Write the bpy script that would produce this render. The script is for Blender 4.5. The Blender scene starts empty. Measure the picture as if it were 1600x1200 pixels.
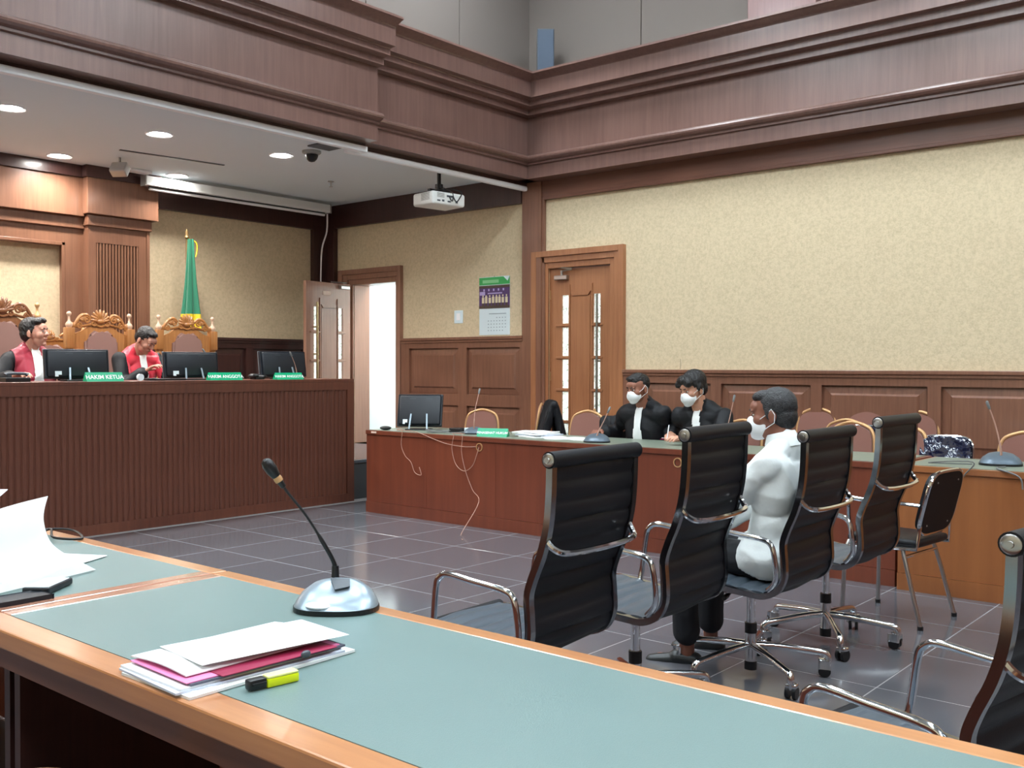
import bpy, bmesh, math, random
from math import sin, cos, pi, radians
from mathutils import Vector, Matrix, noise
random.seed(7)
V = Vector
scene = bpy.context.scene
COL = scene.collection
DEG = radians

# ------------------------------------------------------------------ camera, world, exposure
H = 1.38
F = 1550.0
YAW, PITCH, ROLL = DEG(40.1), DEG(-1.0), DEG(0.12)
fw = V((cos(YAW)*cos(PITCH), sin(YAW)*cos(PITCH), sin(PITCH)))
rr = V((sin(YAW), -cos(YAW), 0.0))
uu = rr.cross(fw)
r_ = rr*cos(ROLL) + uu*sin(ROLL)
u_ = uu*cos(ROLL) - rr*sin(ROLL)
cam_data = bpy.data.cameras.new('camera')
cam = bpy.data.objects.new('camera', cam_data)
COL.objects.link(cam)
cam.matrix_world = Matrix(((r_.x, u_.x, -fw.x, 0), (r_.y, u_.y, -fw.y, 0), (r_.z, u_.z, -fw.z, H), (0, 0, 0, 1)))
cam_data.sensor_width = 36.0
cam_data.lens = F/1600*36.0
cam_data.clip_start = 0.05
scene.camera = cam
world = bpy.data.worlds.new('world')
scene.world = world
world.use_nodes = True
world.node_tree.nodes['Background'].inputs[0].default_value = (0.75, 0.85, 1, 1)
world.node_tree.nodes['Background'].inputs[1].default_value = 0.3
scene.view_settings.view_transform = 'Standard'
scene.view_settings.look = 'None'
scene.view_settings.gamma = 1.0
scene.view_settings.use_curve_mapping = False
scene.view_settings.exposure = 0.17
PANEL_STRENGTH = 36.0        # ceiling light panels of the hall
DOWN_STRENGTH = 120.0         # visible discs of the downlights over the judges
DOWN_WATTS = 22.0            # light each of them throws down
HALL_Z = 6.2

# ------------------------------------------------------------------ materials
def rgb(r, g, b):
    f = lambda c: (c/255/12.92) if c/255 <= 0.04045 else ((c/255+0.055)/1.055)**2.4
    return (f(r), f(g), f(b), 1)

def newmat(name):
    m = bpy.data.materials.new(name)
    m.use_nodes = True
    nt = m.node_tree
    return m, nt, nt.nodes['Principled BSDF']

def plain(name, c, rough=0.5, metal=0.0, coat=0.0, bump=0.0, bscale=200, spec=0.5, var=0.0, vscale=8, sheen=0.0):
    m, nt, p = newmat(name)
    p.inputs['Base Color'].default_value = c
    p.inputs['Roughness'].default_value = rough
    p.inputs['Metallic'].default_value = metal
    p.inputs['Coat Weight'].default_value = coat
    p.inputs['Specular IOR Level'].default_value = spec
    p.inputs['Sheen Weight'].default_value = sheen
    if bump or var:
        tc = nt.nodes.new('ShaderNodeTexCoord')
    if bump:
        n = nt.nodes.new('ShaderNodeTexNoise'); n.inputs['Scale'].default_value = bscale
        n.inputs['Detail'].default_value = 3
        b = nt.nodes.new('ShaderNodeBump'); b.inputs['Strength'].default_value = bump
        b.inputs['Distance'].default_value = 0.005
        nt.links.new(tc.outputs['Object'], n.inputs['Vector'])
        nt.links.new(n.outputs['Fac'], b.inputs['Height'])
        nt.links.new(b.outputs['Normal'], p.inputs['Normal'])
    if var:
        n2 = nt.nodes.new('ShaderNodeTexNoise'); n2.inputs['Scale'].default_value = vscale
        n2.inputs['Detail'].default_value = 4
        mx = nt.nodes.new('ShaderNodeMixRGB'); mx.inputs[1].default_value = c
        mx.inputs[2].default_value = (c[0]*(1-var), c[1]*(1-var), c[2]*(1-var), 1)
        nt.links.new(tc.outputs['Object'], n2.inputs['Vector'])
        nt.links.new(n2.outputs['Fac'], mx.inputs[0])
        nt.links.new(mx.outputs[0], p.inputs['Base Color'])
    return m

def wood(name, c1, c2, grain='z', rough=0.35, coat=0.25, k=1.0, croug=0.15):
    m, nt, p = newmat(name)
    tc = nt.nodes.new('ShaderNodeTexCoord')
    mp = nt.nodes.new('ShaderNodeMapping')
    s = {'z': (14, 14, 0.7), 'y': (14, 0.7, 14), 'x': (0.7, 14, 14)}[grain]
    mp.inputs['Scale'].default_value = tuple(a*k for a in s)
    nt.links.new(tc.outputs['Object'], mp.inputs['Vector'])
    n = nt.nodes.new('ShaderNodeTexNoise'); n.inputs['Scale'].default_value = 3.0
    n.inputs['Detail'].default_value = 6; n.inputs['Roughness'].default_value = 0.6
    n.inputs['Distortion'].default_value = 0.4
    nt.links.new(mp.outputs[0], n.inputs['Vector'])
    n2 = nt.nodes.new('ShaderNodeTexNoise'); n2.inputs['Scale'].default_value = 1.3; n2.inputs['Detail'].default_value = 2
    nt.links.new(tc.outputs['Object'], n2.inputs['Vector'])
    ad = nt.nodes.new('ShaderNodeMath'); ad.operation = 'MULTIPLY_ADD'
    ad.inputs[1].default_value = 0.5; nt.links.new(n2.outputs['Fac'], ad.inputs[0]); 
    ml = nt.nodes.new('ShaderNodeMath'); ml.operation = 'MULTIPLY'; ml.inputs[1].default_value = 0.55
    nt.links.new(n.outputs['Fac'], ml.inputs[0]); nt.links.new(ml.outputs[0], ad.inputs[2])
    cr = nt.nodes.new('ShaderNodeValToRGB')
    cr.color_ramp.elements[0].position = 0.36; cr.color_ramp.elements[0].color = c2
    cr.color_ramp.elements[1].position = 0.66; cr.color_ramp.elements[1].color = c1
    nt.links.new(ad.outputs[0], cr.inputs[0])
    nt.links.new(cr.outputs[0], p.inputs['Base Color'])
    p.inputs['Roughness'].default_value = rough
    p.inputs['Coat Weight'].default_value = coat
    p.inputs['Coat Roughness'].default_value = croug
    b = nt.nodes.new('ShaderNodeBump'); b.inputs['Strength'].default_value = 0.05
    nt.links.new(n.outputs['Fac'], b.inputs['Height']); nt.links.new(b.outputs[0], p.inputs['Normal'])
    return m

def wallpaper(name, c1, c2):
    m, nt, p = newmat(name)
    tc = nt.nodes.new('ShaderNodeTexCoord')
    n = nt.nodes.new('ShaderNodeTexNoise'); n.inputs['Scale'].default_value = 34; n.inputs['Detail'].default_value = 9
    n.inputs['Roughness'].default_value = 0.75
    nt.links.new(tc.outputs['Object'], n.inputs['Vector'])
    cr = nt.nodes.new('ShaderNodeValToRGB')
    cr.color_ramp.elements[0].position = 0.33; cr.color_ramp.elements[0].color = c2
    cr.color_ramp.elements[1].position = 0.58; cr.color_ramp.elements[1].color = c1
    nt.links.new(n.outputs['Fac'], cr.inputs[0]); nt.links.new(cr.outputs[0], p.inputs['Base Color'])
    p.inputs['Roughness'].default_value = 0.75
    b = nt.nodes.new('ShaderNodeBump'); b.inputs['Strength'].default_value = 0.25; b.inputs['Distance'].default_value = 0.01
    nt.links.new(n.outputs['Fac'], b.inputs['Height']); nt.links.new(b.outputs[0], p.inputs['Normal'])
    return m

def emit(name, c, s):
    m, nt, p = newmat(name)
    p.inputs['Base Color'].default_value = c
    p.inputs['Emission Color'].default_value = c
    p.inputs['Emission Strength'].default_value = s
    return m

def film(name):
    m, nt, p = newmat(name)
    p.inputs['Base Color'].default_value = rgb(30, 36, 60)
    p.inputs['Roughness'].default_value = 0.12
    p.inputs['Coat Weight'].default_value = 1.0
    tc = nt.nodes.new('ShaderNodeTexCoord')
    n = nt.nodes.new('ShaderNodeTexNoise'); n.inputs['Scale'].default_value = 9; n.inputs['Detail'].default_value = 2
    b = nt.nodes.new('ShaderNodeBump'); b.inputs['Strength'].default_value = 1.0; b.inputs['Distance'].default_value = 0.05
    nt.links.new(tc.outputs['Object'], n.inputs['Vector']); nt.links.new(n.outputs['Fac'], b.inputs['Height'])
    nt.links.new(b.outputs[0], p.inputs['Normal']); nt.links.new(b.outputs[0], p.inputs['Coat Normal'])
    return m

M = {}
M['wood'] = wood('wall_wood', rgb(134, 92, 72), rgb(110, 73, 57))
M['wood_y'] = wood('wall_wood_long_y', rgb(120, 80, 64), rgb(98, 63, 51), 'y')
M['cornice'] = wood('cornice_wood', rgb(128, 97, 88), rgb(108, 79, 71), 'z', k=0.7, rough=0.32, coat=0.4, croug=0.25)
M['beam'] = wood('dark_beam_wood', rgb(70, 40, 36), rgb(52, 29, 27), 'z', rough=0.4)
M['pil'] = wood('pilaster_wood', rgb(134, 94, 72), rgb(112, 76, 58))
M['bench'] = wood('bench_wood', rgb(112, 66, 50), rgb(84, 48, 38), rough=0.4, coat=0.2)
M['desk'] = wood('desk_wood', rgb(124, 64, 44), rgb(102, 51, 36), 'z', k=0.35, rough=0.35)
M['desk_light'] = wood('desk_light_wood', rgb(158, 98, 56), rgb(136, 82, 46), 'z', k=0.35, rough=0.35)
M['door'] = wood('door_wood', rgb(168, 113, 76), rgb(144, 93, 62))
M['door_open'] = wood('door_open_wood', rgb(160, 118, 98), rgb(136, 98, 80))
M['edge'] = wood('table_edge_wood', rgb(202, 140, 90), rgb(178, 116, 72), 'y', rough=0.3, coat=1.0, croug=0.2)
M['edge_dark'] = wood('table_apron_wood', rgb(104, 62, 42), rgb(84, 47, 31), 'y', rough=0.3)  # apron wood coloured darker to stand for the shade it lies in
M['edge_x'] = wood('table_end_wood', rgb(190, 140, 116), rgb(165, 114, 92), 'x', rough=0.25, coat=1.0, croug=0.15)
M['paper_wall'] = wallpaper('wallpaper', rgb(217, 199, 166), rgb(195, 178, 145))
M['paper_shaded'] = wallpaper('wallpaper_alcove_shaded', rgb(196, 178, 140), rgb(172, 154, 117))  # same wallpaper with the alcove's dimmer light in its colour; unused
M['paper_lit'] = wallpaper('wallpaper_centre_lit', rgb(236, 222, 188), rgb(226, 211, 176))  # same wallpaper with the downlight's brightness in its colour; unused
M['tile'] = plain('floor_tile', rgb(94, 95, 101), 0.13, var=0.12, vscale=3)
M['grout'] = plain('grout', rgb(158, 156, 158), 0.6)
M['grey_wall'] = plain('upper_wall_fabric', rgb(116, 108, 102), 0.9, bump=0.1, bscale=300)
M['seam'] = plain('dark_seam', rgb(60, 56, 54), 0.9)
M['pink_wood'] = wood('upper_column_wood', rgb(134, 98, 94), rgb(120, 86, 82))
M['plaster'] = plain('ceiling_plaster', rgb(222, 233, 240), 0.85)
M['white_paint'] = plain('white_paint', rgb(246, 247, 250), 0.5)
M['riser'] = plain('riser_stone', rgb(62, 68, 72), 0.3)
M['green_top'] = plain('green_desk_lining', rgb(114, 138, 136), 0.33, bump=0.15, bscale=500, var=0.12, vscale=3)
M['green_top2'] = plain('green_grey_lining', rgb(120, 130, 116), 0.4, var=0.1)
M['chrome'] = plain('chrome', rgb(225, 228, 232), 0.09, 1.0)
M['chrome_dull'] = plain('brushed_metal', rgb(190, 190, 190), 0.28, 1.0)
M['frame_metal'] = plain('polished_frame', rgb(150, 154, 160), 0.16, 1.0)
M['leather'] = plain('black_leather', rgb(17, 19, 25), 0.45, bump=0.12, bscale=350, spec=0.3)
M['seat_grey'] = plain('grey_seat', rgb(74, 84, 94), 0.32, bump=0.1, bscale=250)  # even grey, lighter than the black backrest
M['plastic'] = plain('black_plastic', rgb(18, 19, 22), 0.38)
M['plastic_mat'] = plain('monitor_shell', rgb(20, 27, 36), 0.42, bump=0.1, bscale=500)
M['grey_plastic'] = plain('grey_plastic', rgb(92, 106, 118), 0.35, metal=0.3)
M['silver_plastic'] = plain('silver_plastic', rgb(152, 168, 180), 0.3, metal=0.45)
M['mid_grey'] = plain('slate_plastic', rgb(72, 80, 88), 0.45)
M['brown_fabric'] = plain('brown_fabric', rgb(136, 92, 80), 0.85, bump=0.3, bscale=500, sheen=0.2)
M['gold_frame'] = plain('gold_frame', rgb(204, 160, 112), 0.4, 0.35)
M['throne'] = wood('carved_golden_wood', rgb(182, 126, 72), rgb(144, 94, 50), 'z', k=1.5, rough=0.35, coat=0.4)
M['throne_dark'] = wood('carved_dark_wood', rgb(140, 92, 58), rgb(104, 64, 40), 'z', k=1.5, rough=0.35, coat=0.4)
M['throne_leather'] = plain('mauve_leather', rgb(142, 110, 102), 0.4, bump=0.1, bscale=200)
M['finial'] = plain('finial_pale', rgb(205, 175, 150), 0.4)
M['robe'] = plain('black_robe', rgb(17, 19, 24), 0.6, bump=0.3, bscale=25, spec=0.3)
M['red'] = plain('red_satin', rgb(214, 44, 66), 0.38, bump=0.15, bscale=30, sheen=0.3)
M['maroon'] = plain('maroon_satin', rgb(164, 44, 66), 0.4, bump=0.15, bscale=30, sheen=0.3)
M['white_cloth'] = plain('white_cloth', rgb(236, 240, 240), 0.75, bump=0.25, bscale=22)
M['shirt'] = plain('white_shirt', rgb(232, 238, 238), 0.8, bump=0.9, bscale=14)
M['mask'] = plain('white_mask', rgb(240, 243, 245), 0.8)
M['trousers'] = plain('black_trousers', rgb(22, 24, 30), 0.8, bump=0.3, bscale=30)
M['shoe'] = plain('black_shoe', rgb(32, 36, 38), 0.35)
def skin(name, c):
    m = plain(name, c, 0.5, var=0.12, vscale=30)
    p = m.node_tree.nodes['Principled BSDF']
    p.inputs['Subsurface Weight'].default_value = 0.12
    p.inputs['Subsurface Radius'].default_value = (0.02, 0.008, 0.004)
    return m
M['skin_a'] = skin('skin_light', rgb(204, 152, 132))
M['skin_b'] = skin('skin_tan', rgb(186, 136, 116))
M['skin_c'] = skin('skin_brown', rgb(152, 100, 80))
M['skin_d'] = skin('skin_fair', rgb(206, 152, 126))
M['skin_e'] = skin('skin_deep', rgb(140, 90, 72))
M['lip'] = plain('lip', rgb(150, 84, 78), 0.5)
M['hair'] = plain('black_hair', rgb(20, 18, 19), 0.45, bump=0.9, bscale=160)
M['hair_grey'] = plain('greying_hair', rgb(46, 47, 50), 0.5, bump=0.9, bscale=180, var=0.5, vscale=60)
M['eye_white'] = plain('eye_white', rgb(215, 210, 205), 0.3)
M['iris'] = plain('iris_dark', rgb(30, 20, 16), 0.2)
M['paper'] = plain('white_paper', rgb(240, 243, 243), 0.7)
M['paper_blue'] = plain('bluish_paper', rgb(205, 212, 228), 0.7)  # pale bluish paper in one even tone
M['pink'] = plain('pink_card', rgb(244, 140, 190), 0.6)
M['crimson'] = plain('crimson_cover', rgb(150, 30, 70), 0.5)
M['slate'] = plain('slate_binder', rgb(84, 88, 104), 0.5)
M['yellow'] = plain('fluorescent_yellow', rgb(226, 240, 20), 0.35)
M['yellow_pale'] = plain('pale_yellow_label', rgb(246, 248, 160), 0.4)
M['green'] = plain('green_acrylic', rgb(14, 158, 112), 0.3)
M['green_print'] = plain('green_print', rgb(60, 170, 90), 0.5)
M['green_pale'] = plain('pale_green_print', rgb(140, 210, 150), 0.5)
M['purple'] = plain('purple_print', rgb(84, 58, 108), 0.5)
M['print_brown'] = plain('brown_print', rgb(80, 66, 56), 0.5)
M['cream'] = plain('cream_print', rgb(226, 214, 180), 0.5)
M['lilac'] = plain('lilac_print', rgb(186, 170, 220), 0.5)
M['grey_print'] = plain('grey_print', rgb(140, 160, 170), 0.6)
M['sheet'] = plain('pale_blue_sheet', rgb(222, 238, 244), 0.5)
M['flag'] = plain('flag_green', rgb(0, 108, 78), 0.5, sheen=0.3)
M['flag_yellow'] = plain('flag_yellow', rgb(232, 200, 40), 0.5)
M['pole'] = plain('flag_pole', rgb(150, 120, 80), 0.35, 0.7)
M['proj'] = plain('projector_white', rgb(232, 234, 232), 0.4)
M['vent'] = plain('vent_grey', rgb(150, 150, 146), 0.6)
M['speaker'] = plain('speaker_grille', rgb(60, 74, 92), 0.6, bump=0.3, bscale=600)
M['cable'] = plain('cable_pinkish', rgb(178, 138, 122), 0.5)
M['cable_grey'] = plain('cable_grey', rgb(110, 112, 112), 0.5)
M['film'] = film('plastic_film_over_navy')
M['board'] = plain('black_board', rgb(15, 16, 20), 0.6, spec=0.25)
M['label'] = plain('label_beige', rgb(225, 205, 190), 0.6)
M['lamp'] = emit('downlight_glow', (1.0, 0.97, 0.92, 1), DOWN_STRENGTH)
M['panel_lamp'] = emit('panel_glow', (0.84, 0.94, 1.0, 1), PANEL_STRENGTH)
M['corridor'] = plain('corridor_white', rgb(240, 246, 246), 0.8)
M['corridor_lamp'] = emit('corridor_lamp', (0.95, 1.0, 1.0, 1), 14)
M['steel'] = plain('steel_handle', rgb(170, 178, 176), 0.3, 1.0)
M['brass'] = plain('brass_handle', rgb(190, 170, 130), 0.3, 1.0)

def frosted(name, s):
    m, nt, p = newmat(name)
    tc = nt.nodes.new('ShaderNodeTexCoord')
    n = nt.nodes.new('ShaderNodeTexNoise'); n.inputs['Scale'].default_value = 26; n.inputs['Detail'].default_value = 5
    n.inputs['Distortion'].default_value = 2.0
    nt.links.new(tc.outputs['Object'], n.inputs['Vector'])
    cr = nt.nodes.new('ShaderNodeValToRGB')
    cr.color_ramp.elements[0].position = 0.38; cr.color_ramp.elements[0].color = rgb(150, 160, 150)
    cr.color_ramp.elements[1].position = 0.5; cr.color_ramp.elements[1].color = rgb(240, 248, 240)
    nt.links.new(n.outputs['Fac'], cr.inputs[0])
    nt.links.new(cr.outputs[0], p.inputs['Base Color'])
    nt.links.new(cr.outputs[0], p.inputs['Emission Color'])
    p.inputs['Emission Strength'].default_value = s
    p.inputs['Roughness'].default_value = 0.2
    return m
M['glass'] = frosted('glowing_patterned_glass', 0.75)  # panes emit a glow of their own in place of light from behind

# ------------------------------------------------------------------ mesh helpers
def box(bm, x0, x1, y0, y1, z0, z1, bev=0.0, seg=2, mat=None):
    r = bmesh.ops.create_cube(bm, size=1.0)
    vs = r['verts']
    for v in vs:
        v.co = V(((x0+x1)/2 + v.co.x*(x1-x0), (y0+y1)/2 + v.co.y*(y1-y0), (z0+z1)/2 + v.co.z*(z1-z0)))
    if mat is not None:
        for v in vs: v.co = mat @ v.co
    if bev > 0:
        es = list({e for v in vs for e in v.link_edges})
        bmesh.ops.bevel(bm, geom=es, offset=bev, segments=seg, profile=0.5, affect='EDGES')
    return vs

def frames(pts):
    ts = []
    for i in range(len(pts)):
        a = pts[max(i-1, 0)]; b = pts[min(i+1, len(pts)-1)]
        ts.append((b-a).normalized())
    n = V((0, 0, 1)) if abs(ts[0].z) < 0.9 else V((1, 0, 0))
    n = (n - ts[0]*n.dot(ts[0])).normalized()
    out = []
    for i, t in enumerate(ts):
        if i:
            q = ts[i-1].rotation_difference(t)
            n = q @ n
            n = (n - t*n.dot(t)).normalized()
        out.append((t, n, t.cross(n)))
    return out

def tube(bm, pts, r, n=8, closed=False):
    pts = [V(p) for p in pts]
    rs = r if isinstance(r, (list, tuple)) else [r]*len(pts)
    fr = frames(pts)
    rings = []
    for p, (t, a, b), q in zip(pts, fr, rs):
        rings.append([bm.verts.new(p + (a*cos(2*pi*k/n) + b*sin(2*pi*k/n))*q) for k in range(n)])
    for i in range(len(rings)-1):
        for k in range(n):
            bm.faces.new((rings[i][k], rings[i][(k+1) % n], rings[i+1][(k+1) % n], rings[i+1][k]))
    bm.faces.new(list(reversed(rings[0]))); bm.faces.new(rings[-1])

def strap(bm, pts, w, t, side):
    """flat bar: w across 'side' axis, t thick"""
    pts = [V(p) for p in pts]; side = V(side).normalized()
    rings = []
    for i, p in enumerate(pts):
        a = pts[max(i-1, 0)]; b = pts[min(i+1, len(pts)-1)]
        d = (b-a).normalized(); n = d.cross(side).normalized()
        rings.append([bm.verts.new(p + side*sx*w/2 + n*sy*t/2) for sx, sy in ((-1, -1), (1, -1), (1, 1), (-1, 1))])
    for i in range(len(rings)-1):
        for k in range(4):
            bm.faces.new((rings[i][k], rings[i][(k+1) % 4], rings[i+1][(k+1) % 4], rings[i+1][k]))
    bm.faces.new(list(reversed(rings[0]))); bm.faces.new(rings[-1])

def smooth_path(pts, sub=5):
    pts = [V(p) for p in pts]; out = []
    for i in range(len(pts)-1):
        p0 = pts[max(i-1, 0)]; p1 = pts[i]; p2 = pts[i+1]; p3 = pts[min(i+2, len(pts)-1)]
        for s in range(sub):
            t = s/sub
            out.append(0.5*((2*p1) + (p2-p0)*t + (2*p0-5*p1+4*p2-p3)*t*t + (3*p1-p0-3*p2+p3)*t**3))
    out.append(pts[-1]); return out

def lathe(bm, prof, n=16, mat=None, wav=None):
    rings = []
    for j, (r, z) in enumerate(prof):
        ring = []
        for k in range(n):
            a = 2*pi*k/n
            q = r*(1+(wav(a, z) if wav else 0))
            p = V((q*cos(a), q*sin(a), z))
            ring.append(bm.verts.new(mat @ p if mat else p))
        rings.append(ring)
    for i in range(len(rings)-1):
        for k in range(n):
            bm.faces.new((rings[i][k], rings[i][(k+1) % n], rings[i+1][(k+1) % n], rings[i+1][k]))
    bm.faces.new(list(reversed(rings[0]))); bm.faces.new(rings[-1])

def prism(bm, poly, a, b, axis='y'):
    """poly 2D extruded along axis between a and b. axis x: (y,z); y: (x,z); z: (x,y)"""
    f = {'x': lambda p, t: (t, p[0], p[1]), 'y': lambda p, t: (p[0], t, p[1]), 'z': lambda p, t: (p[0], p[1], t)}[axis]
    A = [bm.verts.new(f(p, a)) for p in poly]; B = [bm.verts.new(f(p, b)) for p in poly]
    n = len(poly)
    for i in range(n):
        bm.faces.new((A[i], A[(i+1) % n], B[(i+1) % n], B[i]))
    bm.faces.new(list(reversed(A))); bm.faces.new(B)

def cyl(bm, a, b, r, n=16, r2=None):
    tube(bm, [a, b], [r, r if r2 is None else r2], n)

def ell(bm, c, rad, mat=None, sub=3):
    r = bmesh.ops.create_icosphere(bm, subdivisions=sub, radius=1.0)
    for v in r['verts']:
        p = V((v.co.x*rad[0], v.co.y*rad[1], v.co.z*rad[2]))
        if mat is not None: p = mat @ p
        v.co = p + V(c)

def cap(bm, a, b, ra, rb, n=12):
    a = V(a); b = V(b)
    L = (b-a).length
    if L < 1e-5: ell(bm, a, (ra, ra, ra), sub=2); return
    q = V((0, 0, 1)).rotation_difference((b-a).normalized()).to_matrix().to_4x4()
    mt = Matrix.Translation(a) @ q
    prof = []
    for i in range(1, 6): 
        t = -pi/2 + i*pi/12
        prof.append((ra*cos(t), ra*sin(t)))
    prof.append((ra, 0)); prof.append((rb, L))
    for i in range(1, 6):
        t = i*pi/12
        prof.append((rb*cos(t), L+rb*sin(t)))
    lathe(bm, prof, n, mt)

def mesh_from(bm, name, mat, smooth=False, angle=None):
    bmesh.ops.recalc_face_normals(bm, faces=bm.faces)
    me = bpy.data.meshes.new(name)
    bm.to_mesh(me); bm.free()
    if mat is not None: me.materials.append(mat)
    if smooth:
        for p in me.polygons: p.use_smooth = True
        if angle: me.set_sharp_from_angle(angle=DEG(angle))
    return me

def obj(name, bm, mat, parent=None, smooth=False, angle=40, loc=None, rotz=0):
    me = bm if isinstance(bm, bpy.types.Mesh) else mesh_from(bm, name, mat, smooth, angle)
    o = bpy.data.objects.new(name, me); COL.objects.link(o)
    if parent is not None: o.parent = parent
    if loc is not None: o.location = loc
    if rotz: o.rotation_euler = (0, 0, rotz)
    return o

def bmn(): return bmesh.new()

def tag(o, label, cat, group=None, kind=None):
    o['label'] = label; o['category'] = cat
    if group: o['group'] = group
    if kind: o['kind'] = kind
    return o

def thing(name, label, cat, loc=(0, 0, 0), rotz=0, group=None):
    o = bpy.data.objects.new(name, None); COL.objects.link(o)
    o.location = loc; o.rotation_euler = (0, 0, rotz); o.empty_display_size = 0.1
    return tag(o, label, cat, group)

def struct(name, bm, mat, smooth=False, parent=None, label=None):
    o = obj(name, bm, mat, parent, smooth)
    if parent is None: o['kind'] = 'structure'
    if label: o['label'] = label
    return o

def copy_tree(o, parent=None):
    c = o.copy(); COL.objects.link(c)
    if parent is not None: c.parent = parent
    for ch in list(o.children): copy_tree(ch, c)
    return c

def bx(name, x0, x1, y0, y1, z0, z1, mat, parent=None, bev=0.0):
    bm = bmn(); box(bm, x0, x1, y0, y1, z0, z1, bev)
    return obj(name, bm, mat, parent)

def text(s, size, mw, mat, parent, name='lettering', bold=0.0, ex=0.0006):
    cu = bpy.data.curves.new('txt', 'FONT'); cu.body = s; cu.size = size
    cu.align_x = 'CENTER'; cu.align_y = 'CENTER'; cu.extrude = ex; cu.offset = bold
    t = bpy.data.objects.new('txt', cu); COL.objects.link(t)
    dg = bpy.context.evaluated_depsgraph_get()
    me = bpy.data.meshes.new_from_object(t.evaluated_get(dg))
    bpy.data.objects.remove(t)
    me.materials.clear(); me.materials.append(mat)
    me.transform(mw)
    return obj(name, me, mat, parent)

def blob(bm, voxel, smooth=4, name='blob'):
    """one continuous skin over overlapping closed shapes"""
    me = bpy.data.meshes.new(name); bm.to_mesh(me); bm.free()
    o = bpy.data.objects.new(name, me); COL.objects.link(o)
    m = o.modifiers.new('r', 'REMESH'); m.mode = 'VOXEL'; m.voxel_size = voxel
    if smooth:
        s = o.modifiers.new('s', 'SMOOTH'); s.factor = 0.5; s.iterations = smooth
    dg = bpy.context.evaluated_depsgraph_get()
    out = bpy.data.meshes.new_from_object(o.evaluated_get(dg))
    bpy.data.objects.remove(o)
    for p in out.polygons: p.use_smooth = True
    out.materials.clear()
    return out

def folds(me, amp, freq, stretch=(1, 1, 0.4), seed=0.0):
    no = [v.normal.copy() for v in me.vertices]
    for v, n in zip(me.vertices, no):
        p = V((v.co.x*stretch[0]*freq+seed, v.co.y*stretch[1]*freq, v.co.z*stretch[2]*freq))
        k = 1-abs(noise.noise(p))*2.2
        v.co += n*amp*(k-0.4)
    return me

def peel(me, pred, off, thick=0.0, name='peel'):
    bm = bmesh.new(); bm.from_mesh(me)
    bm.normal_update()
    kill = [f for f in bm.faces if not pred(f.calc_center_median(), f.normal)]
    nn = [(v, v.normal.copy()) for v in bm.verts]
    for v, q in nn: v.co += q*off
    bmesh.ops.delete(bm, geom=kill, context='FACES')
    out = bpy.data.meshes.new(name)
    if thick:
        bm.normal_update()
        fs_ = bm.faces[:]; vs_ = bm.verts[:]
        inner = {v: bm.verts.new(v.co - v.normal*thick) for v in vs_}
        bd = [(e.verts[0], e.verts[1]) for e in bm.edges if len(e.link_faces) == 1]
        for f in fs_: bm.faces.new([inner[v] for v in reversed(f.verts)])
        for a, b in bd:
            try: bm.faces.new((a, b, inner[b], inner[a]))
            except ValueError: pass
        bmesh.ops.recalc_face_normals(bm, faces=bm.faces)
    bm.to_mesh(out); bm.free()
    out.materials.clear()
    for p in out.polygons: p.use_smooth = True
    return out

def at(px, py, x=None, y=None, z=None):
    """where the sight line through a photo point meets a real plane"""
    d = fw + r_*(px-800)/F - u_*(py-600)/F
    t = x/d.x if x is not None else (y/d.y if y is not None else (z-H)/d.z)
    return V((0, 0, H)) + d*t
# ------------------------------------------------------------------ THE SETTING
XW = 8.4            # face of the right wall
def boxes(lst, bev=0.0):
    bm = bmn()
    for b in lst: box(bm, *b, bev)
    return bm

# floor: slab, grout bed and single tiles
fl = struct('floor', boxes([(-4, 8.65, -5, 7.9, -0.2, -0.006)]), M['tile'])
TX, TY, GX, GY = 0.633, 0.617, 4.27, 7.09
bx('grout_bed', GX-5*TX, GX+7*TX, GY-13*TY, 7.88, -0.006, -0.0006, M['grout'], fl)
tb = bmn(); box(tb, 0.003, TX-0.003, -TY+0.003, -0.003, -0.0055, 0, 0.0006, 1)
tile_me = mesh_from(tb, 'tile', M['tile'])
for i in range(-5, 7):
    for j in range(-1, 13):
        if GX+i*TX > 7.0: continue
        o = obj('tile', tile_me, None, fl, loc=(GX+i*TX, GY-j*TY+ (0 if j > -1 else 0), 0))

pf = struct('floor_platform', boxes([(-4, XW, 7.9, 10.5, -0.2, 0.4)]), M['tile'])
bx('step_riser', -4, XW, 7.885, 7.9, 0, 0.385, M['riser'], pf)
bx('step_nosing', -4, XW, 7.87, 7.93, 0.375, 0.403, M['mid_grey'], pf)

# right wall with the two door openings
D1 = (5.76, 6.56, 0.0, 2.43)
D2 = (8.93, 9.72, 0.4, 2.42)
segs = [(XW, 8.65, -5, D1[0], 0, 3.45), (XW, 8.65, D1[0], D1[1], D1[3], 3.45), (XW, 8.65, D1[1], D2[0], 0, 3.45),
        (XW, 8.65, D2[0], D2[1], D2[3], 3.45), (XW, 8.65, D2[1], 10.5, 0, 3.45), (XW, 8.65, D2[0], D2[1], 0, 0.4)]
wr = struct('wall_right', boxes(segs), M['paper_wall'])
struct('wall_upper_right', boxes([(8.62, 8.8, -5, 7.2, 3.45, HALL_Z)]), M['seam'])
struct('wall_back', boxes([(-4, 8.65, 10.25, 10.5, 0, 3.45)]), M['paper_wall'])
wb = bpy.data.objects['wall_back']
wuf = struct('wall_upper_front', boxes([(-4, 8.8, 7.02, 7.2, 3.5, HALL_Z)]), M['seam'])
wur = bpy.data.objects['wall_upper_right']
for y0, y1 in ((5.54, 7.0), (4.31, 5.53), (2.4, 3.64), (1.19, 2.39), (-0.02, 1.18)):
    bx('fabric_panel', 8.595, 8.62, y0, y1, 4.3, HALL_Z, M['grey_wall'], wur, 0.004)
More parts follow.
